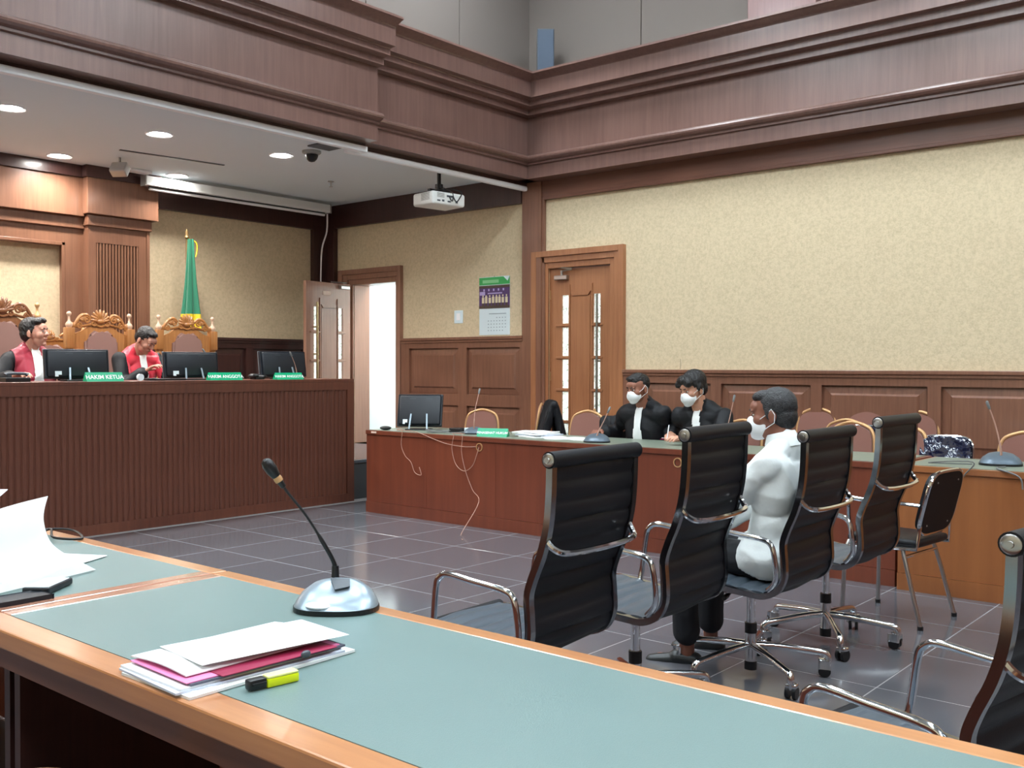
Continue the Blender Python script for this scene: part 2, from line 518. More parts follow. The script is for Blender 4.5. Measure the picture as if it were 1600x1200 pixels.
for x0, x1 in ((7.465, 8.6), (6.2, 7.455), (4.95, 6.19), (3.7, 4.94)):
    bx('fabric_panel', x0, x1, 6.995, 7.02, 4.3, HALL_Z, M['grey_wall'], wuf, 0.004)
bx('column_panel', 8.5, 8.62, 3.645, 4.306, 4.3, HALL_Z, M['pink_wood'], wur, 0.004)
struct('wall_left', boxes([(-4.2, -4, -5, 10.5, 0, HALL_Z)]), M['paper_wall'])
struct('wall_near', boxes([(-4.2, 8.8, -5.2, -5, 0, HALL_Z)]), M['wood'])
hc = struct('ceiling', boxes([(-4.2, 8.8, -5.2, 7.2, HALL_Z, HALL_Z+0.1)]), M['plaster'])
ac = struct('ceiling_alcove', boxes([(-4.2, 8.65, 6.86, 10.5, 3.45, 3.5), (-4.2, 5.92, 6.74, 6.86, 3.45, 3.5)]), M['plaster'])

# hall ceiling light panels
k = 0
for cx in (-1.2, 1.4, 4.0, 6.6):
    for cy in (-2.6, 0.4, 3.4, 5.9):
        t = thing('ceiling_light', 'recessed rectangular ceiling light panel high over the hall', 'ceiling light', (cx, cy, HALL_Z), group='hall ceiling light panels')
        bm = bmn()
        for b in ((-0.66, -0.6, -0.36, 0.36), (0.6, 0.66, -0.36, 0.36), (-0.6, 0.6, -0.36, -0.3), (-0.6, 0.6, 0.3, 0.36)):
            box(bm, *b, -0.03, 0)
        obj('trim_frame', bm, M['white_paint'], t)
        bx('diffuser', -0.6, 0.6, -0.3, 0.3, -0.02, -0.008, M['panel_lamp'], t)

# entablatures (corbelled wood cornice profile: projection, height)
PROF = [(0, 3.37), (.22, 3.37), (.22, 3.505), (.245, 3.51), (.245, 3.53), (.28, 3.54), (.30, 3.555), (.305, 3.57), (.30, 3.585), (.275, 3.6), (.22, 3.61),
        (.22, 4.01), (.30, 4.012), (.30, 4.07), (.31, 4.075), (.38, 4.08), (.38, 4.13), (.39, 4.14), (.45, 4.145), (.45, 4.3), (.46, 4.31), (.53, 4.345), (.55, 4.35), (.55, 4.37), (0, 4.37)]
bm = bmn(); prism(bm, [(XW-p+0.0, z) for p, z in PROF], -5, 6.95, 'y'); struct('trim_1', bm, M['cornice'])
bm = bmn(); prism(bm, [(6.90-p, z) for p, z in PROF], 5.9, 8.4, 'x'); struct('trim_2', bm, M['cornice'])
bm = bmn(); prism(bm, [(6.74-p, z-0.015) for p, z in PROF], -4, 5.91, 'x'); struct('trim_3', bm, M['cornice'])
struct('trim_4', boxes([(5.5, 8.62, 6.895, 7.018, 3.38, 4.36), (-4, 5.905, 6.735, 7.018, 3.37, 4.345), (XW-.005, 8.618, -4.99, 6.94, 3.455, 4.36)]), M['cornice'])
struct('trim_7', boxes([(-4, 5.92, 6.69, 6.76, 3.32, 3.36), (5.9, 8.36, 6.83, 6.9, 3.325, 3.375)]), M['beam'])
# white lip under the entablature
struct('trim_5', boxes([(-4, 5.92, 6.66, 6.72, 3.275, 3.325)], 0.006), M['white_paint'])
bm = bmn(); box(bm, 5.8, 8.34, 6.80, 6.86, 3.275, 3.33, 0.02, 3); struct('trim_6', bm, M['white_paint'])

def panelled(parent, axis, face, spans, zs, out, mat, lo, hi, z0, z1, cap_z=None):
    """raised-panel wainscot; axis 'x': wall plane x=face facing -x, spans along y; axis 'y': plane y=face facing -y"""
    def bb(bm, a0, a1, d0, d1, zz0, zz1, bev=0.0):
        if axis == 'x': box(bm, face-d1, face-d0, a0, a1, zz0, zz1, bev)
        else: box(bm, a0, a1, face-d1, face-d0, zz0, zz1, bev)
    bm = bmn()
    bb(bm, lo, hi, 0, 0.012, z0, z1)
    edges = sorted(spans)
    cur = lo
    for a0, a1 in edges:
        bb(bm, cur, a0, 0.0121, out, z0, z1); cur = a1
    bb(bm, cur, hi, 0.0121, out, z0, z1)
    zz = [z0] + [c for p in zs for c in p] + [z1]
    for a0, a1 in edges:
        for q in range(0, len(zz), 2):
            bb(bm, a0, a1, 0.0121, out, zz[q], zz[q+1])
    obj('wainscot_frame', bm, mat, parent)
    for a0, a1 in edges:
        for c0, c1 in zs:
            bm = bmn()
            m = 0.085
            # sloping field: outer ring low, inner face high
            outer = [(a0+.012, c0+.012), (a1-.012, c0+.012), (a1-.012, c1-.012), (a0+.012, c1-.012)]
            step = [(a0+m*.8, c0+m*.8), (a1-m*.8, c0+m*.8), (a1-m*.8, c1-m*.8), (a0+m*.8, c1-m*.8)]
            inner = [(a0+m, c0+m), (a1-m, c0+m), (a1-m, c1-m), (a0+m, c1-m)]
            rows = []
            for ring, d in ((outer, 0.012), (outer, 0.016), (step, 0.024), (inner, 0.040)):
                rows.append([bm.verts.new((face-d, p, q) if axis == 'x' else (p, face-d, q)) for p, q in ring])
            for i in range(3):
                for kk in range(4):
                    bm.faces.new((rows[i][kk], rows[i][(kk+1) % 4], rows[i+1][(kk+1) % 4], rows[i+1][kk]))
            bm.faces.new(rows[0]); bm.faces.new(rows[3])
            obj('raised_panel', bm, mat, parent)
    if cap_z:
        bm = bmn(); bb(bm, lo, hi, 0.0, out+0.025, cap_z-0.035, cap_z, 0.006); bb(bm, lo, hi, 0.0, out+0.012, cap_z-0.06, cap_z-0.035)
        obj('cap_rail', bm, mat, parent)

panelled(wr, 'x', XW, [(4.589, 5.313), (3.605, 4.481), (2.613, 3.506), (1.62, 2.508), (.63, 1.52), (-.36, .53), (-1.35, -.46)],
         [(0.12, 0.56), (0.66, 1.225)], 0.045, M['wood'], -5, 5.575, 0, 1.33, 1.355)
panelled(wr, 'x', XW, [(7.85, 8.66), (6.93, 7.717)], [(0.5, 0.93), (1.06, 1.595)], 0.045, M['wood'], 6.88, 8.8, 0.4, 1.7, 1.72)
panelled(wb, 'y', 10.25, [(6.0, 6.25), (6.35, 7.12), (7.22, 7.98)], [(0.5, 0.93), (1.06, 1.595)], 0.045, M['beam'], 5.8, 8.15, 0.4, 1.7, 1.72)

# wood members of the right wall
bx('wood_band', XW-0.03, XW, -5, 6.88, 3.19, 3.40, M['wood_y'], wr, 0.003)
bx('band_edge', XW-0.045, XW, -5, 6.6, 3.165, 3.195, M['wood_y'], wr, 0.004)
bx('corner_post', XW-0.05, XW, 6.63, 6.895, 0, 3.37, M['wood'], wr, 0.004)
bx('post_bead', XW-0.035, XW, 6.595, 6.63, 0, 3.19, M['wood'], wr, 0.006)
bm = bmn(); box(bm, XW-0.06, XW, 6.9, 10.25, 3.16, 3.45)
obj('dark_beam', bm, M['beam'], wr)
bx('dark_beam', 5.8, 8.4, 10.19, 10.25, 3.14, 3.45, M['beam'], wb)
bx('dark_post', XW-0.07, XW, 10.03, 10.25, 0.4, 3.2, M['beam'], wr, 0.004)
bx('dark_post', 8.13, XW, 10.18, 10.25, 0.4, 3.2, M['beam'], wb, 0.004)
bx('floor_strip', XW-0.025, XW, -5, 5.57, 0, 0.1, M['wood_y'], wr)
# thin vertical joint in the wallpaper
bx('paper_joint', XW-0.0015, XW, 5.02-0.98+0.9, 5.02-0.98+0.903, 1.36, 1.36+0.1, M['seam'], wr)

# panelled centre bay and pilaster of the back wall
cb = bmn()
box(cb, 4.87, 5.07, 10.15, 10.25, 0.4, 2.84); box(cb, -4, 4.87, 10.15, 10.25, 2.62, 2.84); box(cb, -4, 4.87, 10.15, 10.25, 0.4, 1.35)
box(cb, 4.84, 4.875, 10.135, 10.15, 1.35, 2.655, 0.004); box(cb, -4, 4.875, 10.135, 10.15, 2.62, 2.655, 0.004)
box(cb, -4, 5.07, 10.11, 10.25, 2.81, 2.93, 0.005); box(cb, -4, 5.04, 10.05, 10.25, 2.93, 3.34, 0.005)
obj('wood_surround', cb, M['pil'], wb)
bx('dark_strip', -4, 5.04, 10.02, 10.25, 3.33, 3.45, M['beam'], wb)  # dark strip along the top of the centre bay
pl = bmn()
box(pl, 5.07, 5.151, 10.03, 10.25, 0.4, 2.84); box(pl, 5.628, 5.75, 10.03, 10.25, 0.4, 2.84)
box(pl, 5.151, 5.628, 10.03, 10.25, 2.67, 2.84); box(pl, 5.151, 5.628, 10.03, 10.25, 0.4, 0.9)
box(pl, 5.151, 5.628, 10.06, 10.25, 0.9, 2.67); box(pl, 5.72, 5.755, 10.02, 10.25, 0.4, 2.86, 0.003)
box(pl, 5.05, 5.77, 10.0, 10.25, 2.84, 2.955, 0.006); box(pl, 5.02, 5.82, 9.95, 10.25, 2.955, 3.34, 0.006)
obj('pilaster', pl, M['pil'], wb)
bx('dark_strip', 5.0, 5.84, 9.93, 10.25, 3.33, 3.45, M['beam'], wb)  # the dark strip continued over the pilaster head
bx('slot_back', 5.151, 5.628, 10.05, 10.06, 0.9, 2.67, M['beam'], wb)
sl = bmn(); box(sl, 0, 0.019, 10.034, 10.05, 0.9, 2.67)
sl_me = mesh_from(sl, 'slat', M['pil'])
for i in range(14):
    obj('slat', sl_me, None, wb, loc=(5.158+i*0.0345, 0, 0))

# door frames
def door_frame(n, d, mat, wl, wrt, top, zb):
    bm = bmn()
    y0, y1, z0, z1 = d
    for s, (o, i_, zt) in enumerate(((0.055, 0.0, 0), (0.035, 0.0, 0), (0.015, 0, 0))):
        a = (y1+wl*(1-s/3), y0-wrt*(1-s/3), z1+top*(1-s/3))
        a2 = (y1+wl*(1-(s+1)/3), y0-wrt*(1-(s+1)/3), z1+top*(1-(s+1)/3))
        box(bm, XW-o, XW+0.01, a2[0], a[0], zb, a[2], 0.003)
        box(bm, XW-o, XW+0.01, a[1], a2[1], zb, a[2], 0.003)
        box(bm, XW-o, XW+0.01, a2[1], a2[0], a2[2], a[2], 0.003)
    # reveals
    box(bm, XW+0.012, 8.665, y1-0.004, y1+0.01, zb+.002, z1+0.01); box(bm, XW+0.012, 8.665, y0-0.01, y0+0.004, zb+.002, z1+0.01); box(bm, XW+0.012, 8.665, y0+.004, y1-.004, z1-0.004, z1+0.01)
    o = obj('door_frame', bm, mat, n)
    return o
d1 = bpy.data.objects.new('door_1', None); COL.objects.link(d1); d1['kind'] = 'structure'
d2 = bpy.data.objects.new('door_2', None); COL.objects.link(d2); d2['kind'] = 'structure'
door_frame(d1, D1, M['door'], 0.205, 0.185, 0.185, 0)
door_frame(d2, D2, M['door_open'], 0.25, 0.12, 0.19, 0.4)

def door_leaf(parent, w, zb, zt, rows, mat, g2, g1, hu, loc, rotz, hmat, hz):
    """leaf: u 0..w along local +Y, face at x=0 towards local -x"""
    T = 0.045
    bm = bmn()
    zlow = rows[-1][0]; zhigh = rows[0][1]
    for u0, u1 in ((0.003, g2[0]), (g2[1], g1[0]), (g1[1], w-0.003)):
        box(bm, 0, T, u0, u1, zb+0.004, zt-0.003)
    for g in (g1, g2):
        box(bm, 0, T, g[0], g[1], zhigh, zt-0.003); box(bm, 0, T, g[0], g[1], zb+0.004, zlow)
        for a, b in zip(rows[:-1], rows[1:]):
            box(bm, 0, T, g[0], g[1], b[1], a[0])
    leaf = obj('door_leaf', bm, mat, parent, loc=loc, rotz=rotz)
    m0, m1 = g2[1]+0.03, g1[0]-0.03
    for u in (m0-0.014, m1+0.014):
        bx('panel_bead', -0.014, 0, u-0.008, u+0.008, zb+0.2, zhigh+0.11, mat, leaf, 0.003)
    bm = bmn(); prism(bm, [(m0+.008, zb+0.2), (m1-.008, zb+0.2), (m1-.008, zhigh-0.02), (m0+0.008, zhigh-0.02)], -0.008, 0, 'x')
    obj('centre_panel', bm, mat, leaf)
    bm = bmn(); prism(bm, [(m0, zhigh+0.03), (m0+0.03, zhigh-0.01), (m1-0.03, zhigh-0.01), (m1, zhigh+0.03)], -0.016, 0, 'x')
    obj('panel_head', bm, mat, leaf)
    for g in (g1, g2):
        for a, b in zip(rows[:-1], rows[1:]):
            z = (a[0]+b[1])/2
            bx('glazing_bar', -0.014, 0.0, g[0]-0.035 if g is g2 else g[0]-0.02, g[1]+0.01 if g is g2 else g[1]+0.07, z-0.011, z+0.011, mat, leaf, 0.003)
        for z0, z1 in rows:
            bx('pane', T-0.025, T-0.015, g[0], g[1], z0, z1, M['glass'], leaf)
    bm = bmn(); cyl(bm, (-0.06, hu, hz[0]), (-0.06, hu, hz[1]), 0.013, 12)
    for z in (hz[0]+0.15, (hz[0]+hz[1])/2, hz[1]-0.3):
        cyl(bm, (-0.06, hu, z), (0.0, hu, z), 0.009, 8); cyl(bm, (-0.062, hu, z-0.012), (-0.062, hu, z+0.012), 0.0145, 12)
    obj('pull_handle', bm, hmat, leaf, True)
    return leaf
rows1 = [(1.84, 2.14), (1.495, 1.797), (1.153, 1.457), (.811, 1.115), (.47, .775)]
leaf1 = door_leaf(d1, 0.80, 0, 2.425, rows1, M['door'], (.147, .237), (.557, .647), 0.15, (XW+0.03, D1[0], 0), 0, M['steel'], (0.75, 2.13))
# closer
bm = bmn(); box(bm, -0.05, 0, 0.55, 0.72, 2.30, 2.35, 0.008)
cyl(bm, (-0.03, 0.63, 2.35), (-0.03, 0.63, 2.40), 0.012); strap(bm, [(-0.03, 0.63, 2.395), (-0.09, 0.45, 2.40)], 0.018, 0.005, (0, 0, 1)); strap(bm, [(-0.09, 0.45, 2.405), (-0.02, 0.70, 2.44)], 0.018, 0.005, (0, 0, 1))
obj('door_closer', bm, M['chrome_dull'], leaf1)
for z in (0.35, 1.28, 2.15):
    bx('hinge', -0.012, 0.004, 0.795, 0.812, z-0.05, z+0.05, M['brass'], leaf1, 0.003)
rows2 = [(1.82, 2.11), (1.47, 1.78), (1.12, 1.43), (.78, 1.08)]
leaf2 = door_leaf(d2, 0.79, 0.41, 2.42, rows2, M['door_open'], (.14, .225), (.57, .655), 0.66, (XW-0.06, 9.715, 0), DEG(97.4), M['brass'], (0.9, 2.16))
bx('notice_plate', -0.006, 0, 0.36, 0.5, 2.26, 2.31, M['label'], leaf2)
bm = bmn(); cyl(bm, (-0.03, 0.10, 2.43), (0.10, 0.25, 2.44), 0.008); box(bm, -0.05, 0, 0.06, 0.22, 2.35, 2.39, 0.006)
obj('door_closer', bm, M['chrome_dull'], leaf2)
# bright corridor behind the open door
co = struct('wall_corridor', boxes([(8.4, 8.65, 10.5, 13.5, 0.4, 3.2), (10.4, 10.5, 8.0, 13.5, 0.4, 3.2), (8.65, 10.4, 7.9, 8.0, 0.4, 3.2), (8.65, 10.4, 13.4, 13.5, 0.4, 3.2)]), M['corridor'])
struct('floor_corridor', boxes([(8.4, 10.5, 7.9, 13.5, 0.3, 0.4)]), M['tile'])
struct('ceiling_corridor', boxes([(8.65, 10.5, 7.9, 13.5, 3.2, 3.3)]), M['plaster'])
t = thing('corridor_light', 'bright white ceiling panel in the corridor beyond the open door', 'ceiling light', (9.55, 9.7, 3.2))
bx('diffuser', -0.6, 0.6, -1.4, 1.4, -0.03, -0.005, M['corridor_lamp'], t); bx('trim_frame', -0.64, 0.64, -1.44, 1.44, -0.012, 0, M['white_paint'], t)

def throw(t):
    ld = bpy.data.lights.new('downlight_beam', 'AREA'); ld.shape = 'DISK'; ld.size = 0.16; ld.energy = DOWN_WATTS
    ld.spread = DEG(140); ld.color = (1.0, 0.97, 0.93)
    o = bpy.data.objects.new('downlight_beam', ld); COL.objects.link(o); o.parent = t; o.location = (0, 0, -0.014)
# fittings on the ceiling of the alcove
for (px, py), where in (((16, 168), 'leftmost in the photo, nearest the entablature'), ((93, 243), 'left of the pilaster, close to the back wall'), ((249, 209), 'second along the entablature'),
                 ((277, 274), 'just above the rolled projection screen'), ((440, 242), 'beside the dome camera')):
    p = at(px, py, z=3.45)
    t = thing('downlight', 'glowing round ceiling downlight ' + where, 'downlight', p, group='alcove downlights')
    bm = bmn(); lathe(bm, [(0.085, -0.004), (0.115, -0.012), (0.12, -0.004), (0.12, 0.0)], 24); obj('trim_ring', bm, M['white_paint'], t, True)
    bm = bmn(); lathe(bm, [(0.085, -0.008), (0.085, -0.003)], 24); obj('lamp_disc', bm, M['lamp'], t)
    throw(t)
for x, y in ((2.3, 8.2), (1.1, 8.3), (3.5, 9.9), (2.3, 9.9)):
    t = thing('downlight', 'round ceiling downlight over the bench, outside the photo to the left', 'downlight', (x, y, 3.45), group='alcove downlights off to the left')
    bm = bmn(); lathe(bm, [(0.085, -0.004), (0.115, -0.012), (0.12, -0.004), (0.12, 0.0)], 24); obj('trim_ring', bm, M['white_paint'], t, True)
    bm = bmn(); lathe(bm, [(0.085, -0.008), (0.085, -0.003)], 24); obj('lamp_disc', bm, M['lamp'], t)
    throw(t)

t = thing('dome_camera', 'dark dome security camera on the alcove ceiling', 'camera', at(487, 236, z=3.45))
bm = bmn(); lathe(bm, [(0.09, 0), (0.09, -0.02), (0.07, -0.035)], 20); obj('housing', bm, M['vent'], t, True)
bm = bmn(); lathe(bm, [(0.062, -0.035), (0.062, -0.05), (0.05, -0.08), (0.03, -0.1), (0.005, -0.107)], 20); obj('dome', bm, M['plastic'], t, True)
p = at(187, 246, z=3.45)
t = thing('ceiling_camera', 'small white box camera hanging left of the slot diffuser', 'camera', p, DEG(35))
bm = bmn(); mt = Matrix.Translation((0, 0, -0.12)) @ Matrix.Rotation(DEG(35), 4, 'Y'); box(bm, -0.05, 0.05, -0.08, 0.08, -0.06, 0.06, 0.012, mat=mt); obj('body', bm, M['chrome_dull'], t)
bm = bmn(); box(bm, 0.05, 0.056, -0.05, 0.05, -0.035, 0.035, 0.003, mat=mt); obj('lens_plate', bm, M['mid_grey'], t)
bm = bmn(); cyl(bm, (0, 0, 0), (0, 0, -0.07), 0.012); obj('bracket', bm, M['vent'], t)
a, b = at(187, 234, z=3.448), at(350, 258, z=3.448)
bm = bmn(); strap(bm, [a, b], 0.035, 0.01, (b-a).normalized().cross(V((0, 0, 1)))); tag(obj('slot_diffuser', bm, M['mid_grey']), 'long thin dark slot air diffuser in alcove ceiling', 'air vent')
a, b = at(200, 266, z=3.43), at(236, 271, z=3.43)
bm = bmn(); box(bm, a.x, b.x, a.y-0.06, a.y+0.06, 3.42, 3.45, 0.008); tag(obj('emergency_light', bm, M['white_paint']), 'small flat white ceiling fitting beside the rolled screen', 'ceiling fitting')
t = thing('sprinkler', 'small sprinkler head on the alcove ceiling before the projector', 'sprinkler', at(517, 283, z=3.45))
bm = bmn(); lathe(bm, [(0.035, 0), (0.035, -0.008), (0.01, -0.01), (0.01, -0.06)], 12); obj('pipe', bm, M['chrome_dull'], t, True)
bm = bmn(); lathe(bm, [(0.02, -0.06), (0.02, -0.066)], 12); obj('deflector', bm, M['chrome_dull'], t)
p = at(508, 228, z=3.45)
bm = bmn(); box(bm, p.x-0.13, p.x+0.13, p.y-0.1, p.y+0.1, 3.435, 3.45, 0.004); tag(obj('ceiling_hatch', bm, M['mid_grey']), 'small dark square opening beside the dome camera', 'ceiling hatch')

# projection screen, rolled up in its case
t = thing('projection_screen', 'rolled up projection screen in a long white case above the flag', 'projector screen', (5.6, 9.86, 3.28))
bx('case', 0, 2.5, -0.05, 0.05, 0.03, 0.13, M['proj'], t, 0.008)
bm = bmn(); cyl(bm, (0.06, 0, 0.0), (2.44, 0, 0.0), 0.016, 10); obj('bottom_bar', bm, M['white_paint'], t, True)
bm = bmn(); box(bm, 0.05, 2.45, -0.004, 0.004, 0.0, 0.05); obj('screen_fabric', bm, M['plastic'], t)
for x in (-0.012, 2.5): bx('end_cap', x, x+0.012, -0.055, 0.055, 0.025, 0.135, M['vent'], t)
bm = bmn(); tube(bm, smooth_path([(8.12, 9.9, 3.33), (8.17, 9.97, 3.1), (8.2, 10.1, 2.9), (8.22, 10.15, 2.6), (8.22, 10.155, 2.1), (8.22, 10.155, 1.5)]), 0.011, 6)
tag(obj('screen_cable', bm, M['white_paint'], None, True), 'white cable running down the dark corner post', 'cable')
# ------------------------------------------------------------------ FURNITURE
# foreground tables: two units side by side
def fg_table(name, y0, y1, label):
    x0, x1, zt = 0.985, 1.712, 0.77
    t = thing(name, label, 'table', ((x0+x1)/2, (y0+y1)/2, 0), group='foreground tables')
    ox, oy = (x0+x1)/2, (y0+y1)/2
    w = 0.075
    def L(b): return (b[0]-ox, b[1]-ox, b[2]-oy, b[3]-oy, b[4], b[5])
    bm = bmn(); box(bm, *L((x0+w, x1-w+.02, y0+0.05, y1-0.05, zt-0.03, zt-0.0008))); obj('desk_lining', bm, M['green_top'], t)
    bm = bmn(); box(bm, *L((x0, x0+w, y0, y1, zt-0.045, zt)), 0.005); obj('edge_band', bm, M['edge'], t)
    bm = bmn(); box(bm, *L((x1-w+.02, x1, y0, y1, zt-0.045, zt)), 0.005); obj('edge_band', bm, M['edge'], t)
    bm = bmn(); box(bm, *L((x0+w, x1-w+.02, y0, y0+0.05, zt-0.045, zt)), 0.004); obj('end_band', bm, M['edge_x'], t)
    bm = bmn(); box(bm, *L((x0+w, x1-w+.02, y1-0.05, y1, zt-0.045, zt)), 0.004); obj('end_band', bm, M['edge_x'], t)
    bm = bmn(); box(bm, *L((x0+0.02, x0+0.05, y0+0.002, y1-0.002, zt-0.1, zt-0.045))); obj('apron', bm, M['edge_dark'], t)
    bm = bmn(); box(bm, *L((x1-0.06, x1-0.03, y0+0.02, y1-0.02, 0.02, zt-0.045))); obj('modesty_panel', bm, M['desk'], t)
    for ya, yb in ((y0+0.01, y0+0.04), (y1-0.04, y1-0.01)):
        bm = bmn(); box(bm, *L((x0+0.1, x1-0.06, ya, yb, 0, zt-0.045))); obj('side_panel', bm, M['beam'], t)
    return t
fg_table('table', 0.02, 2.545, 'nearest green-topped table with orange wood edges, holding the microphone')
fg_table('table', 2.552, 5.0, 'green-topped table at the left edge, holding loose white papers')
fg_table('table', -2.52, 0.013, 'green-topped table running out of the frame at lower right')

# judges' bench with reeded front
t = thing('judges_bench', 'long high dark wood judges bench with vertically slatted front', 'bench', (3.0, 8.1, 0))
BX0, BX1 = -4.0+3.0-3.0, 6.73
def LB(b): return (b[0]-3.0, b[1]-3.0, b[2]-8.1, b[3]-8.1, b[4], b[5])
bm = bmn(); box(bm, *LB((-2.4, BX1, 7.78, 8.45, 1.222, 1.252)), 0.003); obj('bench_top', bm, M['bench'], t)
bm = bmn(); box(bm, *LB((-2.4, BX1, 7.782, 7.81, 1.142, 1.2215))); obj('top_rail', bm, M['bench'], t)
bm = bmn(); box(bm, *LB((-2.4, BX1, 7.782, 7.81, 0.0, 0.085))); obj('plinth_rail', bm, M['bench'], t)
bm = bmn(); box(bm, *LB((6.64, BX1, 7.782, 7.81, 0.085, 1.142))); obj('stile', bm, M['bench'], t)
bm = bmn(); box(bm, *LB((-2.4, 6.64, 7.80, 7.81, 0.085, 1.142))); box(bm, *LB((BX1-0.03, BX1, 7.81, 8.45, 0, 1.222))); obj('carcass', bm, M['bench'], t)
sb = bmn()
prism(sb, [(0, 0), (0.004, -0.006), (0.012, -0.010), (0.034, -0.010), (0.042, -0.006), (0.047, 0)], 0.085, 1.142, 'z')
sb_me = mesh_from(sb, 'slat', M['bench'])
n = 0
x = 6.595
while x > 2.9:
    obj('slat', sb_me, None, t, loc=(x-3.0, 7.80-8.1, 0)); x -= 0.0515; n += 1
x_end = x+0.0515
bm = bmn()
while x > -2.4:
    prism(bm, [(x-3.0+a, -0.3+b) for a, b in ((0, 0), (0.004, -0.012), (0.013, -0.017), (0.022, -0.017), (0.031, -0.012), (0.035, 0))], 0.085, 1.142, 'z'); x -= 0.0515
o = obj('slats_beyond_frame', bm, M['bench'], t); o['kind'] = 'stuff'

# long desk along the right wall and the lighter one beside it
def long_desk(name, x0, y0, y1, mat, label, joints, holes, top_mat):
    t = thing(name, label, 'desk', (x0+0.35, (y0+y1)/2, 0))
    ox, oy = x0+0.35, (y0+y1)/2
    L = lambda b: (b[0]-ox, b[1]-ox, b[2]-oy, b[3]-oy, b[4], b[5])
    bm = bmn(); box(bm, *L((x0, x0+0.72, y0, y1, 0.738, 0.778)), 0.003); obj('desk_top', bm, mat, t)
    bm = bmn(); box(bm, *L((x0+0.012, x0+0.68, y0+0.03, y1-0.03, 0.778, 0.781))); obj('desk_lining', bm, top_mat, t)
    ys = [y0] + joints + [y1]
    for a, b in zip(ys[:-1], ys[1:]):
        bm = bmn(); box(bm, *L((x0+0.012, x0+0.035, a+0.001, b-0.001, 0.105, 0.738))); o = obj('front_panel', bm, mat, t)
    bm = bmn(); box(bm, *L((x0+0.004, x0+0.035, y0, y1, 0.0, 0.103))); obj('plinth', bm, mat, t)
    for ya in (y0+0.001, y1-0.031):
        bm = bmn(); box(bm, *L((x0+0.036, x0+0.66, ya, ya+0.03, 0, 0.737))); obj('side_panel', bm, mat, t)
    for y, z in holes:
        bm = bmn(); lathe(bm, [(0.0005, 0), (0.026, 0), (0.026, 0.006), (0.034, 0.006), (0.036, 0)], 20, Matrix.Translation(L2(x0+0.0125, y, z, ox, oy)) @ Matrix.Rotation(-pi/2, 4, 'Y'))
        obj('cable_grommet', bm, M['plastic'], t, True)
        bm = bmn(); lathe(bm, [(0.028, 0.0), (0.028, 0.0075), (0.036, 0.0075), (0.036, 0)], 20, Matrix.Translation(L2(x0+0.0125, y, z, ox, oy)) @ Matrix.Rotation(-pi/2, 4, 'Y'))
        obj('grommet_ring', bm, M['gold_frame'], t, True)
    return t
def L2(x, y, z, ox, oy): return V((x-ox, y-oy, z))
dk = long_desk('long_desk', 6.3, 2.16, 7.12, M['desk'], 'long reddish wood desk where the two robed lawyers sit', [3.42, 4.66, 5.494, 6.317], [(5.676, 0.69), (3.73, 0.683)], M['green_top2'])
bm = bmn(); box(bm, -0.352, -0.35, 2.33, 2.4, 0.752, 0.768); obj('inventory_label', bm, M['label'], dk)
dk2 = long_desk('side_desk', 6.25, -0.9, 2.13, M['desk_light'], 'lighter orange-brown desk at the right with a conference microphone', [0.6], [], M['green_top2'])

